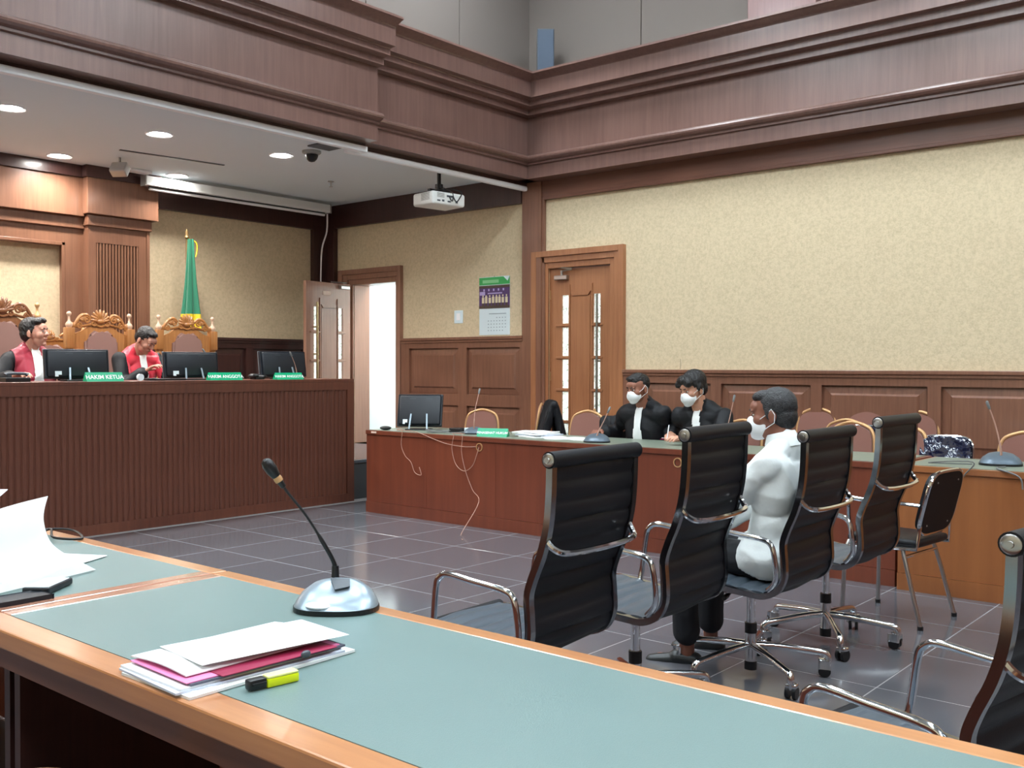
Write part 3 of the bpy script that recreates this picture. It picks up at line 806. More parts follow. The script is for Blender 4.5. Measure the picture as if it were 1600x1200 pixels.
# executive chairs
PROFC = [(-.343, 1.085), (-.340, .98), (-.330, .88), (-.306, .79), (-.272, .71), (-.254, .65), (-.258, .58), (-.258, .51), (-.228, .452), (-.17, .424), (-.10, .425), (0, .432), (.12, .446), (.22, .455), (.255, .45)]
def exec_chair():
    t = thing('office_chair', '', 'chair')
    path = smooth_path([(0, a, b) for a, b in PROFC], 4)
    for s in (-1, 1):
        bm = bmn(); strap(bm, [p + V((s*0.246, -0.006, -0.004)) for p in path], 0.026, 0.024, (1, 0, 0))
        f = obj('side_frame', bm, M['frame_metal'], t, True, 50)
    # ribbed sling, back and seat
    cut = next(i for i, p in enumerate(path) if p.z < 0.428)
    def sling(pts, name, mat, flip=1):
        bm = bmn()
        ds = [0]
        for a, b in zip(pts[:-1], pts[1:]): ds.append(ds[-1]+(b-a).length)
        N = int(ds[-1]/0.009)
        rows = []
        for i in range(N+1):
            d = ds[-1]*i/N
            j = max(k for k in range(len(ds)) if ds[k] <= d+1e-9); j = min(j, len(pts)-2)
            p = pts[j].lerp(pts[j+1], (d-ds[j])/(ds[j+1]-ds[j]))
            tan = (pts[j+1]-pts[j]).normalized(); nn = V((0, tan.z, -tan.y))
            th = 0.007 + 0.014*abs(sin(pi*d/0.066))**0.5
            rows.append([bm.verts.new(V((x, 0, 0)) + p + nn*(sg*th*(1.0 if abs(x) < 0.2 else 0.6)) ) for sg in (1, -1) for x in ((-.232, -.2, 0, .2, .232) if sg == 1 else (.232, .2, 0, -.2, -.232))])
        for i in range(N):
            for k in range(10):
                bm.faces.new((rows[i][k], rows[i][(k+1) % 10], rows[i+1][(k+1) % 10], rows[i+1][k]))
        bm.faces.new(rows[0]); bm.faces.new(list(reversed(rows[-1])))
        return obj(name, bm, mat, t, True, 60)
    sling(path[:cut+1], 'backrest', M['leather'])
    sling(path[cut:], 'seat', M['seat_grey'])
    # rolls
    bm = bmn(); cyl(bm, (-.262, -.349, 1.088), (.262, -.349, 1.088), 0.027, 20); r = obj('head_roll', bm, M['leather'], t, True, 50)
    for s in (-1, 1):
        bm = bmn(); m = Matrix.Translation((s*.262, -.349, 1.088)) @ Matrix.Rotation(s*pi/2, 4, 'Y'); lathe(bm, [(0.021, -0.004), (0.022, 0.003), (0.019, 0.005), (0.008, 0.005), (0.007, 0.008), (0.001, 0.008)], 20, m); obj('roll_cap', bm, M['chrome_dull'], r, True, 40)
    bm = bmn(); cyl(bm, (-.255, .262, .446), (.255, .262, .446), 0.024, 16); obj('front_roll', bm, M['leather'], t, True, 50)
    # spreader bow
    bm = bmn(); tube(bm, smooth_path([(-.246, -.325, .835), (-.235, -.352, .805), (-.19, -.378, .79), (0, -.392, .787), (.19, -.378, .79), (.235, -.352, .805), (.246, -.325, .835)]), 0.0105, 8); obj('back_bow', bm, M['chrome'], t, True)
    bm = bmn(); tube(bm, smooth_path([(-.246, -.0, .42), (0, -.0, .40), (.246, -.0, .42)]), 0.012, 8); obj('seat_spreader', bm, M['chrome'], t, True)
    for s in (-1, 1):
        bm = bmn()
        tube(bm, smooth_path([(s*.262, .13, .445), (s*.275, .125, .50), (s*.28, .11, .63), (s*.28, .09, .668), (s*.28, .05, .682), (s*.28, -.06, .672), (s*.278, -.17, .662), (s*.276, -.215, .645), (s*.28, -.235, .60), (s*.274, -.24, .50), (s*.262, -.2, .45)]), 0.0115, 10)
        obj('armrest', bm, M['chrome'], t, True)
    bm = bmn(); box(bm, -.07, .07, -.12, .12, .375, .412, 0.012); box(bm, -.1, .1, -.03, .03, .385, .42, 0.006); obj('tilt_mechanism', bm, M['plastic'], t)
    bm = bmn(); tube(bm, [(-.05, .05, .385), (-.17, .03, .38)], 0.006, 6); cyl(bm, (-.17, .03, .38), (-.22, .02, .378), 0.011, 10); obj('tilt_lever', bm, M['plastic'], t, True)
    bm = bmn(); tube(bm, [(.05, .05, .385), (.16, .02, .38)], 0.005, 6); obj('height_lever', bm, M['plastic'], t, True)
    bm = bmn(); cyl(bm, (0, 0, .20), (0, 0, .385), 0.019, 16); cyl(bm, (0, 0, .062), (0, 0, .20), 0.026, 16); lift = obj('gas_lift', bm, M['chrome'], t, True, 50)
    bm = bmn(); cyl(bm, (0, 0, .19), (0, 0, .235), 0.027, 16); obj('collar', bm, M['plastic'], lift, True, 50)
    bm = bmn(); cyl(bm, (0, 0, .028), (0, 0, .066), 0.0275, 16); obj('end_collar', bm, M['plastic'], lift, True, 50)
    for k in range(5):
        a = DEG(90+72*k)
        c, s = cos(a), sin(a)
        P = lambda r, z: V((r*c, r*s, z))
        bm = bmn()
        tube(bm, smooth_path([P(.02, .135), P(.12, .13), P(.27, .112), P(.32, .104), P(.338, .09), P(.341, .068)], 4), [0.0165]*21, 10)
        obj('base_leg', bm, M['chrome'], t, True, 50)
        b2 = a+DEG(60+35*k)
        cs = V((cos(b2), sin(b2), 0)); ax = V((-sin(b2), cos(b2), 0))
        bm = bmn(); ctr = P(.341, 0.027)+cs*0.014
        for sd in (-1, 1):
            cyl(bm, ctr+ax*sd*0.008, ctr+ax*sd*0.023, 0.027, 18)
        ca = obj('caster', bm, M['plastic'], t, True, 50)
        bm = bmn(); box(bm, -0.02, 0.02, -0.024, 0.024, 0.0, 0.022, 0.008, 3, Matrix.Translation(ctr+V((0, 0, .016))) @ Matrix.Rotation(b2, 4, 'Z')); cyl(bm, P(.341, .04), P(.341, .075), 0.009, 8); obj('caster_hood', bm, M['chrome'], ca, True, 50)
    return t
ec = exec_chair()
EC = [((2.687, 2.26, 0.0), 2, 1.0, 'empty high-back black ribbed office chair nearest the table microphone'),
      ((3.34, 2.165, 0.0), 3, 1.045, 'empty black ribbed office chair just left of the man in the white shirt'),
      ((4.076, 2.03, 0.0), 0.8, 1.01, 'black ribbed office chair the man in the white shirt sits on'),
      ((4.825, 1.995, 0.0), 0, 1.035, 'tallest-looking black ribbed office chair, right behind the seated man'),
      ((2.465, 0.815, 0.0), -8.6, 0.944, 'black ribbed office chair cut by the right edge of the photo'),]
for i, (loc, rz, sc, lab) in enumerate(EC):
    o = ec if i == 0 else copy_tree(ec)
    o.location = loc; o.rotation_euler = (0, 0, DEG(rz)); o.scale = (1, 1, sc)
    o['label'] = lab; o['group'] = 'black ribbed office chairs'
    for ch in o.children:
        if ch.name.startswith(('base_leg', 'caster')): ch.rotation_euler = (0, 0, DEG((10, 24, 0, -20, 15)[i]))

# stacking chair with a black back board and chrome legs
def stack_chair(name, label, back_mat, loc, rotz, back_fab=None, arm=False):
    t = thing(name, label, 'chair', loc, rotz)
    m = Matrix.Translation((0, -0.235, 0.66)) @ Matrix.Rotation(DEG(14), 4, 'X')
    bm = bmn()
    pts = []
    for k in range(0, 48):
        a = 2*pi*k/48
        pts.append((0.20*(abs(cos(a))**0.45)*(1 if cos(a) > 0 else -1), 0.17*(abs(sin(a))**0.45)*(1 if sin(a) > 0 else -1)))
    prism(bm, pts, -0.012, -0.004, 'y'); bmesh.ops.transform(bm, matrix=m, verts=bm.verts)
    bd = obj('back_board', bm, back_mat, t)
    bm = bmn(); prism(bm, [(x*.96, z*.96) for x, z in pts], -0.004, 0.03, 'y'); bmesh.ops.transform(bm, matrix=m, verts=bm.verts)
    obj('back_cushion', bm, back_fab or M['leather'], t)
    bm = bmn(); tube(bm, [m @ V((x*1.03, -0.002, z*1.03)) for x, z in pts+pts[:1]], 0.011, 8); obj('back_tube', bm, M['chrome'], t, True)
    for x, z in ((-.13, .12), (.13, .12), (-.13, -.12), (.13, -.12)):
        bm = bmn(); ell(bm, m @ V((x, -0.013, z)), (0.006, 0.004, 0.006), sub=1); obj('rivet', bm, M['chrome_dull'], bd, True)
    bm = bmn(); box(bm, -.2, .2, -.2, .2, .42, .465, 0.02, 3); obj('seat', bm, back_fab or M['leather'], t, True, 50)
    for sx in (-1, 1):
        bm = bmn(); tube(bm, smooth_path([(sx*.16, .17, .415), (sx*.2, .2, .38), (sx*.215, .215, 0.012)], 3), 0.0115, 10); obj('leg', bm, M['chrome_dull'], t, True)
        bm = bmn(); tube(bm, smooth_path([(sx*.16, -.1, .415), (sx*.195, -.125, .38), (sx*.215, -.225, 0.012)], 3), 0.0115, 10); obj('leg', bm, M['chrome_dull'], t, True)
        bm = bmn(); tube(bm, [(sx*.205, .18, .40), (sx*.205, -.2, .42), m @ V((sx*.19, -0.003, -.12))], 0.011, 8); obj('side_rail', bm, M['chrome'], t, True)
        for yy in (.215, -.226):
            bm = bmn(); cyl(bm, (sx*.215, yy, 0), (sx*.215, yy, .02), 0.015, 10); obj('rubber_foot', bm, M['plastic'], t)
    bm = bmn(); cyl(bm, (-.2, -.13, .37), (.2, -.13, .37), 0.009, 8); obj('cross_bar', bm, M['chrome'], t, True)
    if arm:
        bm = bmn(); tube(bm, smooth_path([(-.22, .16, .43), (-.235, .17, .60), (-.235, .14, .66), (-.235, -.1, .66), (-.22, -.22, .655)]), 0.010, 8); obj('armrest', bm, M['chrome'], t, True)
    return t
stack_chair('stacking_chair', 'black chair seen from behind with riveted back board and splayed chrome legs', M['board'], (5.585, 1.90, 0), DEG(-6), arm=True)

# banquet chairs
def banquet():
    t = thing('banquet_chair', '', 'chair')
    out = [(-.17, .50), (-.18, .62), (-.178, .78), (-.16, .87), (-.115, .915), (0, .945), (.115, .915), (.16, .87), (.178, .78), (.18, .62), (.17, .50)]
    tl = Matrix.Translation((0, -.2, 0)) @ Matrix.Rotation(DEG(8), 4, 'X')
    sp = [(p.x, p.z) for p in smooth_path([(a, 0, b) for a, b in out], 3)]
    bm = bmn(); prism(bm, [(x*.93, (z-.7)*.93+.7) for x, z in sp], -.018, .022, 'y'); bmesh.ops.transform(bm, matrix=tl, verts=bm.verts)
    obj('back_pad', bm, M['brown_fabric'], t)
    bm = bmn(); tube(bm, [tl @ V((x, 0, z)) for x, z in [(-.165, .44)]+sp+[(.165, .44)]], 0.0125, 8); obj('back_frame', bm, M['gold_frame'], t, True)
    bm = bmn(); box(bm, -.185, .185, -.19, .22, .42, .48, 0.02, 3); obj('seat', bm, M['brown_fabric'], t, True, 50)
    bm = bmn(); box(bm, -.17, .17, -.19, .2, .395, .418); obj('seat_frame', bm, M['gold_frame'], t)
    for sx in (-1, 1):
        bm = bmn(); tube(bm, [(sx*.165, .18, .40), (sx*.175, .2, 0)], 0.012, 8); obj('leg', bm, M['gold_frame'], t, True)
        bm = bmn(); tube(bm, [tl @ V((sx*.165, 0, .45)), (sx*.165, -.17, .36), (sx*.175, -.26, 0)], 0.012, 8); obj('leg', bm, M['gold_frame'], t, True)
    return t
bq = banquet()
# local +Y is the way the chair faces; desk chairs face -x (rotz 90)
def bk(px, xb, dx=.2): p = at(px, 660, x=xb); return (xb-dx, p.y)
BQ = [((7.35, 6.72), 112, 1, 'brown banquet chair behind the desk monitor, below the calendar'),
      ((7.98, 6.74), 32, 1.06, 'brown banquet chair turned sideways, left of the one draped with a robe'),
      ((7.86, 5.98), 38, 1.02, 'brown banquet chair draped with a black robe before the closed door'),
      (bk(911, 7.5), 96, 1.03, 'brown banquet chair behind the lawyer wearing a wristwatch'),
      (bk(1150, 7.50), 90, 1, 'brown banquet chair behind the writing lawyer'),
      (bk(1268, 8.25), 90, 1.09, 'brown banquet chair against the panelling right behind the white-shirted man'),
      (bk(1311, 7.80), 88, 1.02, 'brown banquet chair with a bright gold frame, rear of the nested pair'),
      (bk(1318, 7.32), 86, 1.03, 'brown banquet chair with rounded gold frame half hidden by office chair'),
      (bk(1347, 8.25), 90, 1.09, 'brown banquet chair at the panelling, second in the wall row'),
      (bk(1398, 7.32), 86, 1.02, 'brown banquet chair just behind the rightmost tall office chair'),
      (bk(1425, 8.25), 90, 1.09, 'brown banquet chair at the panelling beside the film-wrapped chair'),
      (bk(1606, 7.4), 95, 1, 'brown banquet chair at the right edge behind the lighter desk')]
for i, (xy, rz, sz, lab) in enumerate(BQ):
    o = bq if i == 0 else copy_tree(bq)
    o.location = (xy[0], xy[1], 0); o.rotation_euler = (0, 0, DEG(rz)); o.scale = (1, 1, sz)
    o['label'] = lab; o['group'] = 'brown banquet chairs'
p = bk(1478, 7.4); stack_chair('visitor_chair', 'navy chair still wrapped in shiny plastic film behind the desk', M['film'], (p[0], p[1], 0), DEG(92), M['film']).scale = (.9, .9, 1.07)
p = bk(1356, 7.72); stack_chair('visitor_chair', 'navy film-wrapped chair glimpsed between two brown banquet chairs', M['film'], (p[0], p[1], 0), DEG(92), M['film']).scale = (.8, .8, 1.11)

# carved thrones (face -y; local +Y forward with rotz 180)
def spiral(c, r0, r1, a0, turns, y, n=22, sx=1):
    return [V((c[0]+sx*(r0+(r1-r0)*i/n)*cos(a0+turns*2*pi*i/n), y, c[1]+(r0+(r1-r0)*i/n)*sin(a0+turns*2*pi*i/n))) for i in range(n+1)]
def throne(label, cx, cy, w, zpost, ztop, mat, fin, zf=0.4, loc_pad=None):
    """z values absolute; posts to zpost, finials above, crest peak ztop"""
    t = thing('carved_armchair', label, 'chair', (cx, cy, zf), DEG(180), group='carved judges chairs')
    zp, zt = zpost-zf, ztop-zf
    hw = w/2
    for s in (-1, 1):
        bm = bmn(); lathe(bm, [(.024, .0), (.024, .35), (.036, .38), (.03, .45), (.036, .55), (.026, .62), (.036, zp-.25), (.03, zp-.22), (.042, zp-.2)], 12, Matrix.Translation((s*(hw-.035), -.02, 0)))
        box(bm, s*(hw-.035)-.04, s*(hw-.035)+.04, -.06, .02, zp-.2, zp, 0.006)
        p = obj('post', bm, mat, t, True, 40)
        bm = bmn(); lathe(bm, [(.022, 0), (.03, .015), (.034, .03), (.028, .045), (.012, .065), (.010, .10), (.014, .115), (.022, .125), (.022, .14), (.012, .152), (.002, .155)], 12, Matrix.Translation((s*(hw-.035), -.02, zp)))
        obj('finial', bm, fin, p, True)
        bm = bmn(); tube(bm, smooth_path([(s*(hw-.03), .0, .68), (s*(hw-.01), .2, .70), (s*hw, .4, .69), (s*hw, .46, .64)]), 0.028, 8); obj('armrest', bm, mat, t, True)
        bm = bmn(); lathe(bm, [(.03, 0), (.02, .1), (.035, .3), (.02, .45), (.03, .64)], 12, Matrix.Translation((s*(hw-.02), .42, 0))); obj('leg', bm, mat, t, True)
    # back rails with cut for the pad
    iw = hw-.075
    top = [(-iw, zp-.1), (-iw, zp-.03), (-iw*.62, zp-.01), (-iw*.3, zp+.05), (0, zp+.075), (iw*.3, zp+.05), (iw*.62, zp-.01), (iw, zp-.03), (iw, zp-.1)]
    bm = bmn(); prism(bm, [(-iw, .45), (-iw, zp-.06), (-iw*.7, zp-.03), (-iw*.36, zp+.035), (0, zp+.06), (iw*.36, zp+.035), (iw*.7, zp-.03), (iw, zp-.06), (iw, .45)], -.045, -.012, 'y')
    obj('back_frame', bm, mat, t)
    # leather pad with cupid's bow top
    pw = iw*.62; pz = zp-.015
    pp = [(-pw*.8, .5), (-pw, pz-.35), (-pw*1.0, pz-.12), (-pw*.78, pz-.1), (-pw*.66, pz-.045), (-pw*.4, pz-.01), (-pw*.14, pz-.025), (0, pz-.035), (pw*.14, pz-.025), (pw*.4, pz-.01), (pw*.66, pz-.045), (pw*.78, pz-.1), (pw, pz-.12), (pw, pz-.35), (pw*.8, .5)]
    bm = bmn(); prism(bm, pp, -.03, .03, 'y')
    es = [e for e in bm.edges if all(abs(v.co.y-.03) < 1e-5 for v in e.verts)]
    bmesh.ops.bevel(bm, geom=es, offset=0.018, segments=3, affect='EDGES')
    obj('back_pad', bm, M['throne_leather'], t, True, 35)
    bm = bmn(); box(bm, -iw-.03, iw+.03, -.02, .46, .42, .50, 0.025, 3); obj('seat_pad', bm, M['throne_leather'], t, True)
    bm = bmn(); box(bm, -iw-.04, iw+.04, -.04, .47, .33, .42, 0.01); obj('seat_rail', bm, mat, t)
    # carved crest: scrolls, leaves and a shell
    ch = zt-zp
    bm = bmn()
    y = -.02
    for s in (-1, 1):
        tube(bm, smooth_path([(s*iw*1.0, y, zp-.02), (s*iw*.92, y, zp+ch*.22), (s*iw*.72, y, zp+ch*.62), (s*iw*.5, y, zp+ch*.70), (s*iw*.36, y, zp+ch*.5)]), [0.012+0.006*sin(pi*i/20) for i in range(21)], 8)
        tube(bm, spiral((s*iw*.52, zp+ch*.42), ch*.2, ch*.04, 0, 1.4, y+.01, sx=s), 0.010, 6)
        tube(bm, spiral((s*iw*.80, zp+ch*.12), ch*.16, ch*.03, pi/2, 1.3, y+.01, sx=s), 0.010, 6)
        tube(bm, spiral((s*iw*.26, zp+ch*.25), ch*.15, ch*.03, pi, 1.2, y+.015, sx=s), 0.010, 6)
        tube(bm, smooth_path([(s*iw*.95, y, zp+.01), (s*iw*.6, y+.01, zp+ch*.1), (s*iw*.3, y+.01, zp+ch*.2), (0, y+.01, zp+ch*.08)]), 0.013, 6)
        for q in range(5):
            a = DEG(25+q*30)
            c0 = V((s*iw*.62, y, zp+ch*.36)); tube(bm, [c0, c0+V((s*cos(a)*ch*.2, 0.01, sin(a)*ch*.2)), c0+V((s*cos(a)*ch*.33, 0, sin(a)*ch*.3))], [0.012, 0.012, 0.004], 6)
        ell(bm, (s*iw*1.02, y, zp+.02), (.028, .02, .03), sub=2)
    obj('carved_scrollwork', bm, mat, t, True, 60)
    bm = bmn()
    c0 = V((0, y+.005, zp+ch*.36))
    for q in range(9):
        a = DEG(10+q*20)
        L = ch*(.52+.12*sin(a))
        tube(bm, [c0, c0+V((cos(a)*L*.6, 0.018, sin(a)*L*.6)), c0+V((cos(a)*L, 0, sin(a)*L))], [0.006, 0.017, 0.010], 6)
    ell(bm, c0, (.05, .03, .03), sub=2)
    obj('carved_shell', bm, mat, t, True, 60)
    return t
throne('tall dark carved chair with mauve leather back behind the man with glasses', 3.90, 9.3, 0.70, 1.81, 2.0, M['throne_dark'], M['gold_frame'])
throne('golden carved chair in the middle, behind the judge looking down', 4.82, 9.3, 0.68, 1.745, 1.925, M['throne'], M['finial'])
throne('empty golden carved chair in front of the green flag', 5.76, 9.3, 0.70, 1.75, 1.92, M['throne'], M['finial'])
throne('low carved seat glimpsed between the two left carved chairs', 4.62, 9.96, 0.8, 1.62, 1.74, M['throne'], M['throne'])

# flag on its pole
t = thing('flag', 'green flag with yellow hem hanging furled on a pole behind carved chairs', 'flag', (6.2, 9.93, 0.4))
bm = bmn(); cyl(bm, (-.03, .03, .03), (-.03, .03, 2.42), 0.014, 10); obj('pole', bm, M['pole'], t, True)
bm = bmn(); lathe(bm, [(.015, 0), (.03, .02), (.015, .05), (.02, .07), (.004, .11)], 12, Matrix.Translation((-.03, .03, 2.40))); obj('pole_finial', bm, M['pole'], t, True)
bm = bmn(); lathe(bm, [(.14, 0), (.15, .02), (.05, .05), (.02, .08)], 20, Matrix.Translation((-.03, .03, 0))); obj('pole_base', bm, M['pole'], t, True)
wv = lambda a, z: .22*sin(5*a+1)+.1*sin(9*a)
bm = bmn(); lathe(bm, [(.03, 2.40), (.04, 2.2), (.06, 1.9), (.085, 1.65), (.098, 1.56)], 60, None, wv); fo = obj('flag_cloth', bm, M['flag'], t, True)
bm = bmn(); lathe(bm, [(.098, 1.56), (.105, 1.40)], 60, None, wv); obj('yellow_hem', bm, M['flag_yellow'], t, True)
bm = bmn(); tube(bm, smooth_path([(-0.01, -.0, 2.40), (.05, -.03, 2.36), (.055, -.04, 2.28), (.03, -.05, 2.2)]), 0.007, 6); obj('gold_cord', bm, M['flag_yellow'], t, True)

# speaker in the corner on top of the entablature
t = thing('loudspeaker', 'small blue-grey box loudspeaker in the upper corner on the ledge', 'loudspeaker', (8.28, 6.52, 4.37), DEG(45-4))
bx('cabinet', -.06, .06, -.09, .09, 0.0, .56, M['mid_grey'], t, 0.008); bx('grille', -.07, -.06, -.082, .082, 0.015, .545, M['speaker'], t, 0.004)

# projector
t = thing('projector', 'white ceiling projector hanging from a short black mount', 'projector', (7.22, 7.05, 3.12), DEG(-8))
def proj():
    bm = bmn(); box(bm, -.21, .21, -.165, .165, -.13, .0, 0.025, 4); obj('body', bm, M['proj'], t, True, 50)
    bm = bmn()
    for i in range(9): box(bm, -.2105, -.208, -.12, .02, -.085+i*.008, -.081+i*.008)
    obj('side_vent', bm, M['vent'], t)
    bm = bmn()
    for i in range(6): box(bm, -.15, -.06, -.1665, -.164, -.06+i*.008, -.056+i*.008)
    obj('rear_vent', bm, M['vent'], t)
    bm = bmn(); box(bm, -.15, -.11, -.1665, -.164, -.1, -.085); box(bm, -.09, -.06, -.1665, -.164, -.1, -.08); box(bm, -.03, .06, -.1665, -.164, -.05, -.03); box(bm, -.02, .02, -.1665, -.164, -.1, -.085); box(bm, .08, .11, -.1665, -.164, -.1, -.08); obj('ports', bm, M['mid_grey'], t)
    bm = bmn(); box(bm, -.1, .1, -.07, .07, .0, .03, 0.008); box(bm, -.13, .13, -.02, .02, .02, .045, .004); box(bm, -.02, .02, -.1, .1, .02, .045, .004); cyl(bm, (0, 0, .04), (0, 0, .33), 0.02, 12); cyl(bm, (0, 0, .06), (0, 0, .1), 0.04, 12); obj('ceiling_mount', bm, M['plastic'], t)
    bm = bmn(); tube(bm, smooth_path([(.05, -.165, -.03), (.06, -.2, -.09), (.1, -.2, -.06), (.15, -.17, .02), (.06, -.06, .06)]), 0.006, 6); tube(bm, smooth_path([(-.0, -.165, -.04), (.02, -.19, -.09), (.03, -.18, .0), (.0, -.06, .06)]), 0.005, 6); obj('cables', bm, M['plastic'], t, True)
    bm = bmn(); lathe(bm, [(.045, 0), (.045, .012), (.03, .012), (.03, .004)], 18, Matrix.Translation((.1, .165, -.065)) @ Matrix.Rotation(-pi/2, 4, 'X')); obj('lens', bm, M['plastic'], t, True)
proj()

# calendar and switch plate on the wall between the doors
t = thing('wall_calendar', 'wall calendar with green header and a group photo above dates', 'calendar', (XW, 7.33, 1.735))
cy0, cy1 = -.225, .228
def cal(name, y0, y1, z0, z1, x, mat): return bx(name, -x-.002, -x, y0, y1, z0, z1, mat, t)
cal('backing', cy0, cy1, 0, .655, 0.001, M['sheet'])
cal('date_sheet', cy0+.004, cy1-.002, 0.005, .29, .004, M['sheet'])
cal('header', cy0, cy1, .565, .65, .004, M['green_print']); cal('header_title', cy0+.16, cy0+.40, .585, .62, .0065, M['green_pale'])
bm = bmn(); prism(bm, [(cy0, .65), (cy0+.09, .65), (cy0+.03, .60)], -.008, -.0062, 'x'); obj('folded_corner', bm, M['sheet'], t)
ph = cal('group_photo', cy0, cy1, .30, .558, .004, M['purple']); cal('photo_top_band', cy0, cy1, .53, .558, .0062, M['print_brown']); cal('photo_floor', cy0, cy1, .30, .33, .0062, M['print_brown'])
cal('photo_sign', cy1-.09, cy1-.01, .45, .49, .0065, M['lilac']); cal('photo_banner', cy0+.11, cy1-.13, .462, .475, .0065, M['lilac'])
for i in range(5): cal('photo_medallion', cy0+.08+i*.072, cy0+.10+i*.072, .495, .52, .0065, M['lilac'])
for i in range(8):
    y = cy0+.045+i*.05+random.uniform(-.005, .005)
    cal('photo_figure_coat', y-.017, y+.017, .36, .43+random.uniform(-.01, .01), .0085, M['cream']); cal('photo_figure_head', y-.008, y+.008, .428, .45, .0088, M['cream']); cal('photo_figure_legs', y-.014, y+.014, .31, .362, .0083, M['print_brown'])
cal('month_line', cy0+.05, cy1-.15, .235, .243, .0065, M['grey_print'])
for rrow in range(5):
    for cc in range(7):
        if rrow == 0 and cc > 3 or rrow == 4 and cc < 1: continue
        cal('date_mark', cy0+.055+cc*.042, cy0+.067+cc*.042, .19-rrow*.036, .2-rrow*.036, .0065, M['grey_print'])
bm = bmn(); cyl(bm, (-.006, 0, .655), (-.006, 0, .66), 0.006); obj('nail', bm, M['plastic'], t)
t = thing('switch_plate', 'plain white square switch plate left of the calendar', 'switch', (XW, 7.88, 1.955))
bx('plate', -.008, 0, -.068, .068, -.075, .075, M['sheet'], t, 0.004); bx('rocker', -.012, -.008, -.03, .03, -.04, .04, M['white_paint'], t, 0.002)
# ------------------------------------------------------------------ PEOPLE
def ik(S, W, a, b, pole):
    d = W-S; L = min(d.length, (a+b)*0.995); u = d.normalized()
    x = (a*a-b*b+L*L)/(2*L); h = math.sqrt(max(a*a-x*x, 0))
    p = (pole - u*pole.dot(u)).normalized()
    return S+u*x+p*h

def hand(bm, w, d, n, curl=0.5, ts=1, s=1.0):
    d = V(d).normalized(); n = V(n); n = (n-d*n.dot(d)).normalized(); side = d.cross(n)*ts
    for i, (o, Ls) in enumerate(((.029, (.040, .025, .020)), (.010, (.045, .029, .021)), (-.010, (.041, .027, .020)), (-.028, (.032, .021, .018)))):
        b0 = w+side*o*s*.6; k = w+d*.085*s*(1-.04*i)+side*o*s
        cap(bm, b0, k, .014*s, .0125*s, 8)
        p = k
        for j, L in enumerate(Ls):
            a = curl*(.55, 1.35, 1.9)[j]*(1+.08*i)
            q = p+(d*cos(a)+n*sin(a)+side*o*1.3)*L*s
            cap(bm, p, q, (.0098-.0007*j)*s, (.0092-.0008*j)*s, 8); p = q
    t0 = w+d*.022*s+side*.026*s; t1 = t0+(d*.65+side*.62+n*.35).normalized()*.042*s; t2 = t1+(d*.85+side*.2+n*.45).normalized()*.032*s
    cap(bm, t0, t1, .0145*s, .0115*s, 8); cap(bm, t1, t2, .011*s, .009*s, 8)

def R3(M_): return M_.to_3x3().to_4x4()

